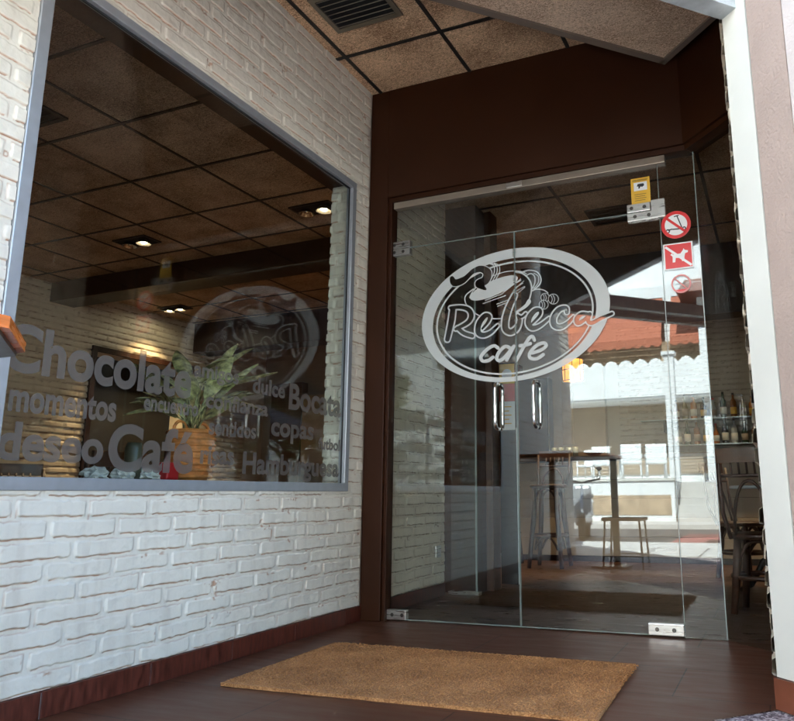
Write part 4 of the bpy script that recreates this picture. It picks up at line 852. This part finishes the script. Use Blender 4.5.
def leaf(m_, base, dirv, L, w_, droop, m=0):
    d = Vector(dirv).normalized(); side = d.cross(Vector((0, 0, 1)));  side = side.normalized() if side.length > .05 else Vector((1, 0, 0)); p = Vector(base); n = 10; vs = []; tw = rg.uniform(-.5, .5)
    for i in range(n+1):
        u = i/n; wd = w_*(math.sin(math.pi*min(1, u*.93+.04))**.8)*(1-u*.25); nn = d.cross(side).normalized(); sd = (side*math.cos(tw)+nn*math.sin(tw))
        vs += [p-sd*wd+nn*wd*.35, p, p+sd*wd+nn*wd*.35]; p = p+d*(L/n); d = (d+Vector((0, 0, -droop/n))).normalized()
    fs = []
    for i in range(n): fs += [(3*i, 3*i+1, 3*i+4, 3*i+3), (3*i+1, 3*i+2, 3*i+5, 3*i+4)]
    m_.add(vs, fs, m, True); return p
top = Vector((bx, by, bz+.24))
for k in range(30):
    a = rg.uniform(0, 6.28); el = rg.uniform(.1, 1.2); hgt = rg.uniform(.02, .28); b0 = top+Vector((rg.uniform(-.03, .03), rg.uniform(-.03, .03), 0)); b1 = b0+Vector((math.cos(a)*.08, math.sin(a)*.13, hgt+.05))
    m_ = MB(); m_.tube([b0, (b0+b1)/2+Vector((0, 0, .02)), b1], [.005, .004, .003], 5, 0)
    leaf(m_, b1, (math.cos(a)*math.cos(el), math.sin(a)*math.cos(el)*1.1, math.sin(el)), rg.uniform(.20, .32), rg.uniform(.045, .062), rg.uniform(.3, 1.3)); m_.build('leaf', 'leafp', pb)
m_ = MB(); m_.lathe([(.036, 0), (.038, .01), (.038, .14), (.03, .165)], (-2.72, 2.44, .786), 16); tag(m_.build('green_canister', 'green'), 'olive green canister beside crumpled paper behind the window', 'canister')
rg = random.Random(5)
for q, (y, x, r) in enumerate([(2.27, -2.74, .055), (2.37, -2.7, .05), (2.5, -2.71, .055), (2.6, -2.76, .045)]):
    bm = bmesh.new(); bmesh.ops.create_icosphere(bm, subdivisions=3, radius=r)
    for v in bm.verts: v.co = v.co*(1+rg.uniform(-.28, .2)); v.co.z = max(-.3*r, v.co.z*.65)
    b = MB(); b.add([v.co+Vector((x, y, .786+.3*r)) for v in bm.verts], [[v.index for v in f.verts] for f in bm.faces]); bm.free()
    tag(b.build('crumpled_napkin', 'paper'), f'crumpled white paper napkin on the window counter, {ordn[q]} from the left', 'napkin', 'napkins on the window counter')
m_ = MB(); m_.bbox((-2.74, 2.60, .786), (-2.68, 2.68, .87), .01); tag(m_.build('red_box', 'red'), 'small red box partly hidden behind the wicker basket', 'box')
# round tables and bentwood chairs in the dining room
for q, (x, y, lab) in enumerate([(-4.3, 3.2, 'round dark dining table right behind the window counter'), (-5.6, 4.9, 'round dark dining table by the rear brick wall'), (-4.2, 6.2, 'round dark dining table near the wooden wall units')]):
    t = thing('dining_table', (x, y, 0), lab, 'table', 'dining room tables'); m_ = MB(); m_.lathe([(.02, 0), (.39, 0), (.4, .012), (.39, .028), (.02, .028)], (x, y, .73), 32); m_.build('table_top', 'wood_mid', t); m_ = MB(); m_.lathe([(.24, 0), (.2, .03), (.04, .06), (.035, .729)], (x, y, 0), 18); m_.build('pedestal', 'iron', t)
for q, (x, y, rz, lab) in enumerate([(-4.9, 3.5, 1.2, 'dark bentwood chair left of the nearest dining table'), (-3.7, 3.0, -1.6, 'dark bentwood chair between the window counter and the nearest dining table'), (-5.0, 4.5, -1, 'dark bentwood chair at the table by the rear wall'), (-3.6, 6.0, -1.4, 'dark bentwood chair at the table near the wooden wall units')]):
    dup(c1, (x, y, 0), rz, lab)

# outdoor high table by the window (left edge) 
ht = thing('high_wooden_table', (-2.0, .9, 0), 'orange varnished high table outside by the left end of the window', 'table')
hp = [(-2.27, .3), (-1.46, .3), (-1.46, .97), (-1.67, 1.155), (-2.27, 1.155)]
MB().prism(hp, 1.05, 1.076).build('table_top', 'wood_or', ht); MB().prism([(x+(.012 if x < -2 else -.012), y+(.012 if y < .5 else -.012)) for x, y in hp], 1.04, 1.0495).build('underside', 'dbrown', ht)
MB().bbox((-1.56, .38, .02), (-1.50, .44, 1.039), .005).build('post', 'iron', ht); MB().bbox((-1.75, .3, 0), (-1.4, .6, .02), .005).build('foot_plate', 'iron', ht)
MB().bbox((-2.2, .38, .02), (-2.14, .44, 1.039), .005).build('post', 'iron', ht)
ls = thing('low_stool', (-1.42, .5, 0), 'low dark stool with thin black legs beside the orange high table', 'stool')
MB().bbox((-1.62, .30, .445), (-1.23, .66, .475), .006).build('seat', 'wood_dark', ls)
for sx in (-1, 1):
    for sy in (-1, 1): m_ = MB(); m_.tube([(-1.425+sx*.165, .48+sy*.15, .445), (-1.425+sx*.19, .48+sy*.17, 0)], .010, 8); m_.build('leg', 'iron', ls)
m_ = MB(); m_.tube([(-1.425+x*.185, .48+y*.165, .12) for x, y in ((-1, -1), (1, -1), (1, 1), (-1, 1))], .007, 6, closed=True); m_.build('stretcher', 'iron', ls)
# ================================================================== THE STREET BEHIND THE CAMERA (seen in the glass)
YT = 2*DY-18.9; YF = 2*DY-23
tw = thing('terrace_wall', (-5, YT, 0), 'white retaining wall with a stained tan panel carrying the terrace across the road', 'wall')
xa = seen_in_door(545, 500, 18.9).x; xb = seen_in_door(675, 500, 18.9).x; xc = seen_in_door(712, 500, 18.9).x
MB().bbox((xa-8, YT-6.5, -.1), (xb, YT, 1.02), .02).build('wall_body', 'white', tw); box('coping', (xa-8, YT-.15, 1.021), (xb+.02, YT+.04, 1.09), 'plaster', tw)
p = seen_in_door(580, 496, 18.9); q = seen_in_door(672, 513, 18.9); MB().bbox((p.x, YT+.001, .16), (q.x, YT+.02, .66), .004).build('stained_panel', 'tan', tw)
ts = thing('terrace_steps', (xc, YT, 0), 'pale stone steps climbing to the terrace across the road', 'steps')
for i in range(5): m_ = MB(); m_.bbox((xb+.03, YT-.3*i-.6, -.1), (xc+1.2, YT-.3*i, .2*(i+1)), .01); m_.build('step', 'kerb', ts)
ob = thing('terrace_cafe', (xa, YF, 0), 'white cafe building across the road with beige blinds and orange awnings', 'building')
x0, x1 = xa-6, 6.0
box('wall', (x0, YF-4, 0), (x1, YF, 7.4), 'white', ob); box('pale_sky_wall', (x0-3, YF-6, 7.4), (x1-.5, YF-.8, 14), 'white', ob)  # taller white wall added where pale sky shows in the reflection
for a, b in ((545, 668), (676, 770)):
    pa, pb_ = seen_in_door(a, 430, 23).x, seen_in_door(b, 430, 23).x; m_ = MB(); m_.bbox((min(pa, pb_), YF+.001, 1.3), (max(pa, pb_), YF+.06, 3.55), .01); wb = m_.build('window', 'slat', ob)
    m_ = MB()
    for k in range(22): m_.box((min(pa, pb_)+.03, YF+.061, 1.34+k*.1), (max(pa, pb_)-.03, YF+.075, 1.395+k*.1))
    m_.build('blind', 'cream', wb)
box('tan_band', (x0, YF+.001, 4.75), (x1, YF+.05, 5.5), 'tan', ob)
m_ = MB()
for i in range(60):
    xx = x0+i*.45; m_.prism([(0, 0), (.45, 0), (.45, 1.0), (.34, 1.12), (.22, 1.16), (.11, 1.12), (0, 1.0)], 0, .04, 0, Matrix.Translation((xx, YF+1.5, 3.56)) @ Matrix.Rotation(R(90), 4, 'X'))
m_.box((x0, YF+.001, 3.50), (x1, YF+1.46, 3.56)); m_.build('white_canopy', 'white', ob)
for a, b in ((540, 655), (664, 760)):
    pa, pb_ = seen_in_door(a, 320, 21).x, seen_in_door(b, 320, 21).x
    if pa > pb_: pa, pb_ = pb_, pa
    m_ = MB(); n = 14
    for i in range(n):
        t0, t1 = i/n, (i+.82)/n; yA, yB = YF+.05+.9*t0, YF+.05+.9*t1; zA, zB = 6.95-1.5*t0, 6.95-1.5*t1; m_.add([(pa, yA, zA), (pb_, yA, zA), (pb_, yB, zB), (pa, yB, zB), (pa, yA, zA-.02), (pb_, yA, zA-.02), (pb_, yB, zB-.02), (pa, yB, zB-.02)], [(0, 1, 2, 3), (7, 6, 5, 4), (0, 4, 5, 1), (1, 5, 6, 2), (2, 6, 7, 3), (3, 7, 4, 0)])
    aw = m_.build('awning', 'orange', ob); box('awning_shade', (pa, YF+.002, 5.4), (pb_, YF+.03, 6.98), 'dbrown', ob); m_ = MB(); k = 0; xx = pa
    while xx < pb_-.05:
        m_.prism([(0, 0), (.3, 0), (.3, -.2), (.2, -.27), (.1, -.27), (0, -.2)], 0, .02, 0, Matrix.Translation((xx, YF+.97, 5.44)) @ Matrix.Rotation(R(90), 4, 'X')); xx += .3
    m_.build('valance', 'orange', aw)
pst = thing('terrace_post', (xb-.2, YT-.3, 1), 'white square post standing at the end of the terrace wall', 'post'); px_ = seen_in_door(671, 400, 19.1).x; MB().bbox((px_-.13, YT-.33, 1.02), (px_+.13, YT-.07, 4.3), .01).build('shaft', 'white', pst); MB().bbox((px_-.18, YT-.38, 4.3), (px_+.18, YT-.02, 4.4), .01).build('cap', 'white', pst)
def armchair():
    t = thing('terrace_armchair', (0, 0, 0), 'white plastic armchair on the terrace across the road', 'chair', 'white armchairs on the terrace across the road')
    m_ = MB(); m_.bbox((-.27, -.26, .40), (.27, .24, .46), .02); m_.build('seat', 'plastic', t)
    m_ = MB(); m_.bbox((-.28, -.30, .40), (.28, -.25, .92), .03); m_.build('backrest', 'plastic', t)
    for s in (-1, 1):
        m_ = MB(); m_.bbox((s*.27-.03, -.27, .60), (s*.27+.03, .24, .66), .015); m_.build('armrest', 'plastic', t)
        for y in (-.24, .2): m_ = MB(); m_.tube([(s*.25, y, .0), (s*.24, y, .61)], .022, 8); m_.build('leg', 'plastic', t)
    return t
a0 = armchair()
for i, (px_, V, rz, lb) in enumerate([(605, 20.2, 3.3, 'white plastic armchair leftmost in the row behind the retaining wall'), (632, 19.7, 3.0, 'white plastic armchair in the middle of the row behind the retaining wall'), (656, 19.9, 2.9, 'white plastic armchair nearest the white post on the terrace'), (588, 21, .3, 'white plastic armchair turned away at the far end of the terrace')]):
    p = seen_in_door(px_, 470, V); o = a0 if i == 0 else dup(a0, (0, 0, 0)); o.location = (p.x, p.y, 1.09); o.rotation_euler = (0, 0, rz); o['label'] = lb
p = seen_in_door(620, 460, 20.9); t = thing('terrace_table', (p.x, p.y, 1.02), 'white square table between the armchairs on the terrace', 'table')
MB().bbox((p.x-.5, p.y-.4, 1.75), (p.x+.5, p.y+.4, 1.79), .01).build('table_top', 'plastic', t); m_ = MB(); m_.tube([(p.x, p.y, 1.02), (p.x, p.y, 1.75)], .04, 10); m_.build('pedestal', 'plastic', t)

pg = thing('pergola', (-2, -2.5, 0), 'dark timber pergola beams over the pavement behind the viewer', 'pergola')
for k, (u, v) in enumerate((((600, 282), (708, 298)), ((604, 298), (712, 317)))):
    p = seen_in_door(*u, 9.8+.6*k); d = Vector((1, -1, 0)).normalized(); p = Vector((p.x, p.y, 3.35)); n = Vector((1, 1, 0)).normalized()*.06
    a = p-d*1.2; b = p+d*3.2; m_ = MB(); vs = []
    for z in (0, .17):
        for q in (a-n, b-n, b+n, a+n): vs.append((q.x, q.y, q.z+z))
    m_.add(vs, [(0, 3, 2, 1), (4, 5, 6, 7), (0, 1, 5, 4), (1, 2, 6, 5), (2, 3, 7, 6), (3, 0, 4, 7)]); m_.build('beam', 'dbrown', pg)
    m_ = MB(); m_.bbox((b.x-.06, b.y-.06, 0), (b.x+.06, b.y+.06, 3.35), .005); m_.build('post', 'dbrown', pg)
kk = thing('dark_blocker_kiosk', (-.2, -3, 0), 'made-up dark brown kiosk behind the viewer that darkens the corner reflection', 'kiosk')  # invented blocker, keeps the bright street out of part of the double reflection
MB().bbox((-.62, -3.2, 0), (.22, -2.65, 2.7), .02).build('body', 'dbrown', kk); MB().bbox((-.7, -3.3, 2.7), (.3, -2.55, 2.82), .02).build('roof', 'iron', kk); MB().bbox((-.52, -2.649, .15), (.12, -2.63, 2.4), .01).build('shutter', 'brown', kk)

# parked scooter
def scooter(P, rz):
    t = thing('parked_scooter', (0, 0, 0), 'small parked motor scooter with red tail light on the pavement across the stripes', 'scooter')
    for x in (-.55, .6):
        m_ = MB(); m_.tube([(x+.2*math.cos(a*math.pi/10), 0, .25+.2*math.sin(a*math.pi/10)) for a in range(20)], .05, 8, closed=True); w_ = m_.build('wheel', 'tyre', t); m_ = MB(); m_.lathe([(.14, -.03), (.15, 0), (.14, .03)], (0, 0, 0), 18, 0, Matrix.Translation((x, 0, .25)) @ Matrix.Rotation(R(90), 4, 'X')); m_.build('rim', 'alu', w_)
    m_ = MB(); m_.bbox((-.75, -.14, .38), (-.1, .14, .72), .07); m_.bbox((-.2, -.14, .26), (.35, .14, .34), .03); m_.bbox((.28, -.16, .3), (.4, .16, .95), .05); m_.build('body', 'carp', t)
    m_ = MB(); m_.bbox((-.78, -.13, .72), (-.08, .13, .81), .035); m_.build('saddle', 'iron', t); m_ = MB(); m_.tube([(.36, -.32, 1.06), (.36, 0, 1.0), (.36, .32, 1.06)], .016, 8); m_.build('handlebar', 'iron', t)
    m_ = MB(); m_.tube([(.36, 0, .95), (.6, 0, .27)], .03, 8); m_.build('fork', 'alu', t); m_ = MB(); m_.bbox((-.80, -.06, .58), (-.755, .06, .66), .01); m_.build('tail_light', 'red', t)
    for s in (-1, 1): m_ = MB(); m_.tube([(.36, s*.26, 1.05), (.36, s*.3, 1.2)], .005, 6); m_.sphere((.36, s*.31, 1.24), .05, 6, 0, (.3, 1, .8)); m_.build('mirror', 'iron', t)
    t.location = P; t.rotation_euler = (0, 0, rz)
p = seen_in_door(592, 533, 13.3); scooter((p.x, -5.2, -.1), R(80))

# trees
def tree(name, x, y, h, r, label, seed, n=2600):
    rg = random.Random(seed); t = thing(name, (x, y, 0), label, 'tree', 'street trees'); m_ = MB()
    m_.tube([(x, y, -.1), (x+.05, y, h*.25), (x-.05, y+.04, h*.5), (x, y, h*.72)], [.16, .13, .10, .05], 10)
    for k in range(7):
        a = k*.9+rg.random(); z0 = h*(.38+.05*k); m_.tube([(x, y, z0), (x+r*.4*math.cos(a), y+r*.4*math.sin(a), z0+.5), (x+r*.75*math.cos(a), y+r*.75*math.sin(a), z0+1.1)], [.06, .04, .015], 7)
    m_.build('trunk', 'bark', t)
    cl = [(Vector((x+rg.gauss(0, r*.42), y+rg.gauss(0, r*.42), h*.66+rg.gauss(0, h*.13))), rg.uniform(.35, .75)*r*.6) for _ in range(26)]; vs = []; fs = []
    for k in range(n):
        c, rr = rg.choice(cl); d = Vector((rg.gauss(0, 1), rg.gauss(0, 1), rg.gauss(0, 1))).normalized()*rr*rg.random()**.4; p = c+d; u = Vector((rg.gauss(0, 1), rg.gauss(0, 1), rg.gauss(0, .6))).normalized(); v = u.orthogonal().normalized(); s = rg.uniform(.06, .13); i = len(vs)
        vs += [p-u*s, p+v*s*.5, p+u*s, p-v*s*.5]; fs.append((i, i+1, i+2, i+3))
    m_ = MB(); m_.add(vs, fs); m_.build('crown', 'leaf', t)
for i, (px_, V, h, r, lb) in enumerate([(368, 19, 5.4, 1.3, 'leafy street tree nearest the pale house'), (285, 17, 4.8, 1.7, 'bushy street tree beside the white parasol'), (240, 22, 6, 2.2, 'tall street tree behind the white parasol'), (315, 24, 6, 2.2, 'street tree far down the side street')]):
    p = seen_twice(px_, 480, V); tree('street_tree', p.x, p.y, h, r, lb, 40+i)
# pale house, sign, car, parasol on the side street
p = seen_twice(410, 480, 22); hs = thing('pale_house', (p.x, p.y, 0), 'pale two storey house with sloping eaves down the side street', 'house')
box('wall', (p.x-9, p.y-6, -.1), (p.x+14, p.y, 6.6), 'white', hs); m_ = MB(); m_.prism([(-6.6, 0), (.8, 0), (-2.9, 1.6)], p.x-9.5, p.x+14.5, 0, Matrix(((0, 0, 1, 0), (1, 0, 0, p.y), (0, 1, 0, 6.6), (0, 0, 0, 1)))); m_.build('roof', 'skirt2', hs)
for i in range(8):
    for z in (1.0, 4.0): f_ = box('window', (p.x-8+i*2.8, p.y+.001, z), (p.x-7+i*2.8, p.y+.05, z+1.4), 'alu', hs); box('window_pane', (p.x-7.93+i*2.8, p.y+.051, z+.07), (p.x-7.07+i*2.8, p.y+.06, z+1.33), 'glassdark', f_)
p = seen_twice(443, 414, 15); t = thing('street_sign', (p.x, p.y, 0), 'white street name sign with dark capitals on a grey post', 'sign')
box('sign_board', (p.x-.55, p.y-.02, p.z-.13), (p.x+.45, p.y, p.z+.13), 'signw', t); text_mesh('O REAL', t, 'lettering', 'signb', .75, .15, (p.x+.36, p.y+.004, p.z-.075), (-1, 0, 0), (0, 0, 1), (0, 1, 0)); m_ = MB(); m_.tube([(p.x+.4, p.y-.05, -.1), (p.x+.4, p.y-.05, p.z+.2)], .035, 10); m_.build('post', 'alu', t)
def car(P, rz, label):
    t = thing('parked_car', (0, 0, 0), label, 'car')
    prof = [(-2.1, .35), (-2.12, .75), (-1.95, .92), (-1.2, .98), (-.75, 1.42), (.45, 1.45), (1.15, .98), (1.95, .82), (2.12, .6), (2.1, .32)]
    m_ = MB(); m_.prism(prof, -.82, .82, 0, Matrix.Rotation(R(90), 4, 'X')); m_.build('body', 'carp', t)
    for s in (-1, 1):
        m_ = MB(); m_.prism([(-1.08, 1.0), (-.70, 1.36), (.38, 1.38), (.98, 1.0)], s*.823-.003, s*.823+.003, 0, Matrix.Rotation(R(90), 4, 'X')); m_.build('side_window', 'glassdark', t)
        for x in (-1.3, 1.3):
            m_ = MB(); m_.lathe([(.2, -.1), (.32, -.09), (.33, 0), (.32, .09), (.2, .1)], (0, 0, 0), 22, 0, Matrix.Translation((x, s*.74, .33)) @ Matrix.Rotation(R(90), 4, 'X')); w_ = m_.build('wheel', 'tyre', t); m_ = MB(); m_.lathe([(.19, -.104), (.05, -.12), (.05, .12), (.19, .104)], (0, 0, 0), 18, 0, Matrix.Translation((x, s*.74, .33)) @ Matrix.Rotation(R(90), 4, 'X')); m_.build('rim', 'alu', w_)
        m_ = MB(); m_.bbox((1.98, s*.6-.15, .62), (2.1, s*.6+.15, .74), .02); m_.build('headlight', 'edge', t); m_ = MB(); m_.bbox((-2.14, s*.6-.14, .68), (-2.05, s*.6+.14, .82), .02); m_.build('tail_light', 'red', t)
    m_ = MB(); m_.add([(.52, -.7, 1.42), (.52, .7, 1.42), (1.13, .74, 1.0), (1.13, -.74, 1.0), (.54, -.7, 1.45), (.54, .7, 1.45), (1.17, .74, 1.01), (1.17, -.74, 1.01)], [(0, 1, 2, 3), (7, 6, 5, 4), (0, 4, 5, 1), (1, 5, 6, 2), (2, 6, 7, 3), (3, 7, 4, 0)]); m_.build('windscreen', 'glassdark', t)
    t.location = P; t.rotation_euler = (0, 0, rz)
p = seen_twice(415, 495, 17); car((p.x+1.2, p.y, -.1), 0, 'silver car parked along the road near the street sign')
p = seen_twice(262, 400, 14); t = thing('white_parasol', (p.x, p.y, 0), 'open white cafe parasol on the pavement by the street trees', 'parasol')
m_ = MB(); n = 8; ring = [(p.x+1.5*math.cos(2*math.pi*i/n), p.y+1.5*math.sin(2*math.pi*i/n), 2.35) for i in range(n)]; m_.add([(p.x, p.y, 2.95)]+ring+[(a, b, c-.18) for a, b, c in ring], [(0, 1+i, 1+(i+1) % n) for i in range(n)]+[(1+i, 1+n+i, 1+n+(i+1) % n, 1+(i+1) % n) for i in range(n)]); m_.build('canopy', 'white', t)
m_ = MB(); m_.tube([(p.x, p.y, -.1), (p.x, p.y, 2.94)], .03, 8); m_.build('pole', 'alu', t); m_ = MB(); m_.lathe([(.3, 0), (.28, .06), (.05, .1)], (p.x, p.y, -.1), 18); m_.build('foot', 'kerb', t)
p = seen_twice(262, 470, 11); t = thing('pavement_table', (p.x, p.y, 0), 'white square cafe table on the pavement under the parasol', 'table'); MB().bbox((p.x-.35, p.y-.35, .70), (p.x+.35, p.y+.35, .73), .01).build('table_top', 'plastic', t)
for sx in (-1, 1):
    for sy in (-1, 1): m_ = MB(); m_.tube([(p.x+sx*.3, p.y+sy*.3, 0), (p.x+sx*.3, p.y+sy*.3, .7)], .02, 8); m_.build('leg', 'plastic', t)
dup(a0, (p.x+.8, p.y-.2, 0), 1.6, 'white plastic armchair at the pavement table beside the parasol')

# ------------------------------------------------------------------ the photographer, crouching behind the view point, met in the corner of the two panes
def skinned(name, chains, m, parent, lv=2):
    bm = bmesh.new(); lay = bm.verts.layers.skin.verify(); made = {}
    for ch in chains:
        prev = None
        for P_, r_ in ch:
            k = tuple(round(c, 4) for c in P_)
            if k not in made:
                v = bm.verts.new(P_); v[lay].radius = (r_, r_) if not hasattr(r_, '__len__') else r_; made[k] = v
                if len(made) == 1: v[lay].use_root = True
            v = made[k]
            if prev is not None and bm.edges.get((prev, v)) is None: bm.edges.new((prev, v))
            prev = v
    me = bpy.data.meshes.new('s'); bm.to_mesh(me); bm.free(); o = bpy.data.objects.new('s', me); col.objects.link(o)
    k = o.modifiers.new('k', 'SKIN'); k.use_smooth_shade = True; u = o.modifiers.new('u', 'SUBSURF'); u.levels = lv; u.render_levels = lv
    dg = bpy.context.evaluated_depsgraph_get(); dg.update(); out = bpy.data.meshes.new_from_object(o.evaluated_get(dg)); bpy.data.objects.remove(o)
    out.materials.clear(); out.materials.append(MT[m]); r_ = bpy.data.objects.new(name, out); col.objects.link(r_); r_.parent = parent
    return r_
ph = thing('person', (.02, -.03, 0), 'crouching photographer in a dark shirt holding a black camera, reflected in the glass', 'person'); ph.rotation_euler = (0, 0, -yaw)
PV = ((.02, -.62, .30), (.16, .13)); CH = ((.02, -.44, .52), (.15, .11)); NK = ((.0, -.27, .60), .055)
arm = lambda s: [CH, ((s*.18, -.40, .54), .06), ((s*.24, -.28, .40), .045), ((s*.13, -.11, .60), .033), ((s*.085, -.075, .655), .032)]
fing = lambda s: [[((s*.085, -.075, .655), .032), ((s*(.088), -.045, .70-.017*k), .009), ((s*(.070), -.020+.004*(k % 2), .703-.017*k), .0085), ((s*(.046), -.018, .703-.017*k), .0075)] for k in range(4)]+[[((s*.085, -.075, .655), .032), ((s*.06, -.09, .675), .010), ((s*.04, -.088, .69), .009)]]
leg = lambda s, k, f: [PV, ((s*.11, -.60, .28), .095), (k, .065), (((k[0]+f[0])/2, (k[1]+f[1])/2-.02, (k[2]+f[2])/2), .05), (f, .04), ((f[0], f[1]+.17, .035), .035)]
body = skinned('body', [[PV, CH, NK, ((.0, -.21, .66), .05), ((0, -.19, .73), (.075, .09)), ((0, -.195, .80), (.07, .085))], arm(-1), arm(1)]+fing(-1)+fing(1)+[leg(-1, (-.17, -.25, .42), (-.15, -.42, .06)), leg(1, (.24, -.22, .12), (.2, -.62, .06))], 'skin', ph)
skinned('shirt', [[((.02, -.63, .30), (.175, .145)), ((.02, -.44, .53), (.17, .13)), ((.0, -.30, .60), (.07, .07))], [((.02, -.44, .53), (.17, .13)), ((-.18, -.40, .545), .075), ((-.225, -.31, .44), .06)], [((.02, -.44, .53), (.17, .13)), ((.18, -.40, .545), .075), ((.225, -.31, .44), .06)]], 'denim', ph)
skinned('trousers', [leg(-1, (-.17, -.25, .42), (-.15, -.42, .09))[:5]] and [[((.02, -.625, .27), (.18, .14)), ((-.11, -.60, .28), .108), ((-.17, -.25, .42), .078), ((-.16, -.36, .24), .062), ((-.15, -.42, .09), .052)], [((.02, -.625, .27), (.18, .14)), ((.13, -.60, .27), .108), ((.24, -.22, .12), .078), ((.22, -.43, .10), .06), ((.2, -.60, .07), .05)]], 'jeans', ph)
m_ = MB(); m_.sphere((0, -.215, .80), .098, 10, 0, (.86, .95, .95)); o = m_.build('hair', 'hair', None); o.parent = ph
for s_ in (-1, 1):
    m_ = MB(); m_.sphere((s_*.076, -.19, .745), .025, 6, 0, (.35, .8, 1.2)); o = m_.build('ear', 'skin', None); o.parent = ph
    m_ = MB(); m_.sphere((s_*.03, -.118, .755), .011, 6); o = m_.build('eye', 'signw', None); o.parent = ph
m_ = MB(); m_.bbox((-.02, -.12, .69), (.02, -.107, .70), .003); o = m_.build('mouth', 'pinkred', None); o.parent = ph
cm = thing('camera', (.02, -.03, 0), 'black camera with a round lens held by the crouching photographer', 'camera'); cm.rotation_euler = (0, 0, -yaw)
m_ = MB(); m_.bbox((-.072, -.085, .655), (.072, -.04, .745), .010); m_.bbox((-.03, -.085, .745), (.03, -.045, .775), .008); o = m_.build('camera_body', 'camb', None); o.parent = cm
m_ = MB(); m_.lathe([(.03, 0), (.037, .004), (.037, .05), (.034, .054), (.026, .052), (.012, .03)], (0, 0, 0), 28, 0, Matrix.Translation((0, -.041, .70)) @ Matrix.Rotation(R(-90), 4, 'X')); o = m_.build('lens', 'camb', None); o.parent = cm
m_ = MB(); m_.lathe([(.0345, 0), (.0365, .0015), (.0365, .003)], (0, 0, 0), 28, 0, Matrix.Translation((0, .0135, .70)) @ Matrix.Rotation(R(-90), 4, 'X')); o = m_.build('lens_ring', 'signw', None); o.parent = cm

xa_ = seen_twice(352, 385, 9.5); xb_ = seen_twice(180, 385, 9.5); za_ = seen_twice(300, 385, 9.5).z
ab = thing('sky_blocker_building', (xa_.x, -2, 0), 'added brown block on slim posts keeping sky out of the window reflection, left of the pale house', 'building')  # invented dark mass, blocks the sky in the window reflection
MB().bbox((xa_.x, -3.3, za_), (xb_.x+3, -1.9, 7.5), .02).build('blocker_body', 'dbrown', ab)
for i in range(5): xx = xa_.x+.1+i*(xb_.x+2.8-xa_.x)/4; m_ = MB(); m_.bbox((xx-.06, -2.0, 0), (xx+.06, -1.9, za_), .004); m_.build('post', 'dbrown', ab)
for i in range(4): box('window', (xa_.x+.8+i*1.6, -1.899, za_+1.2), (xa_.x+1.6+i*1.6, -1.88, za_+2.4), 'glassdark', ab)
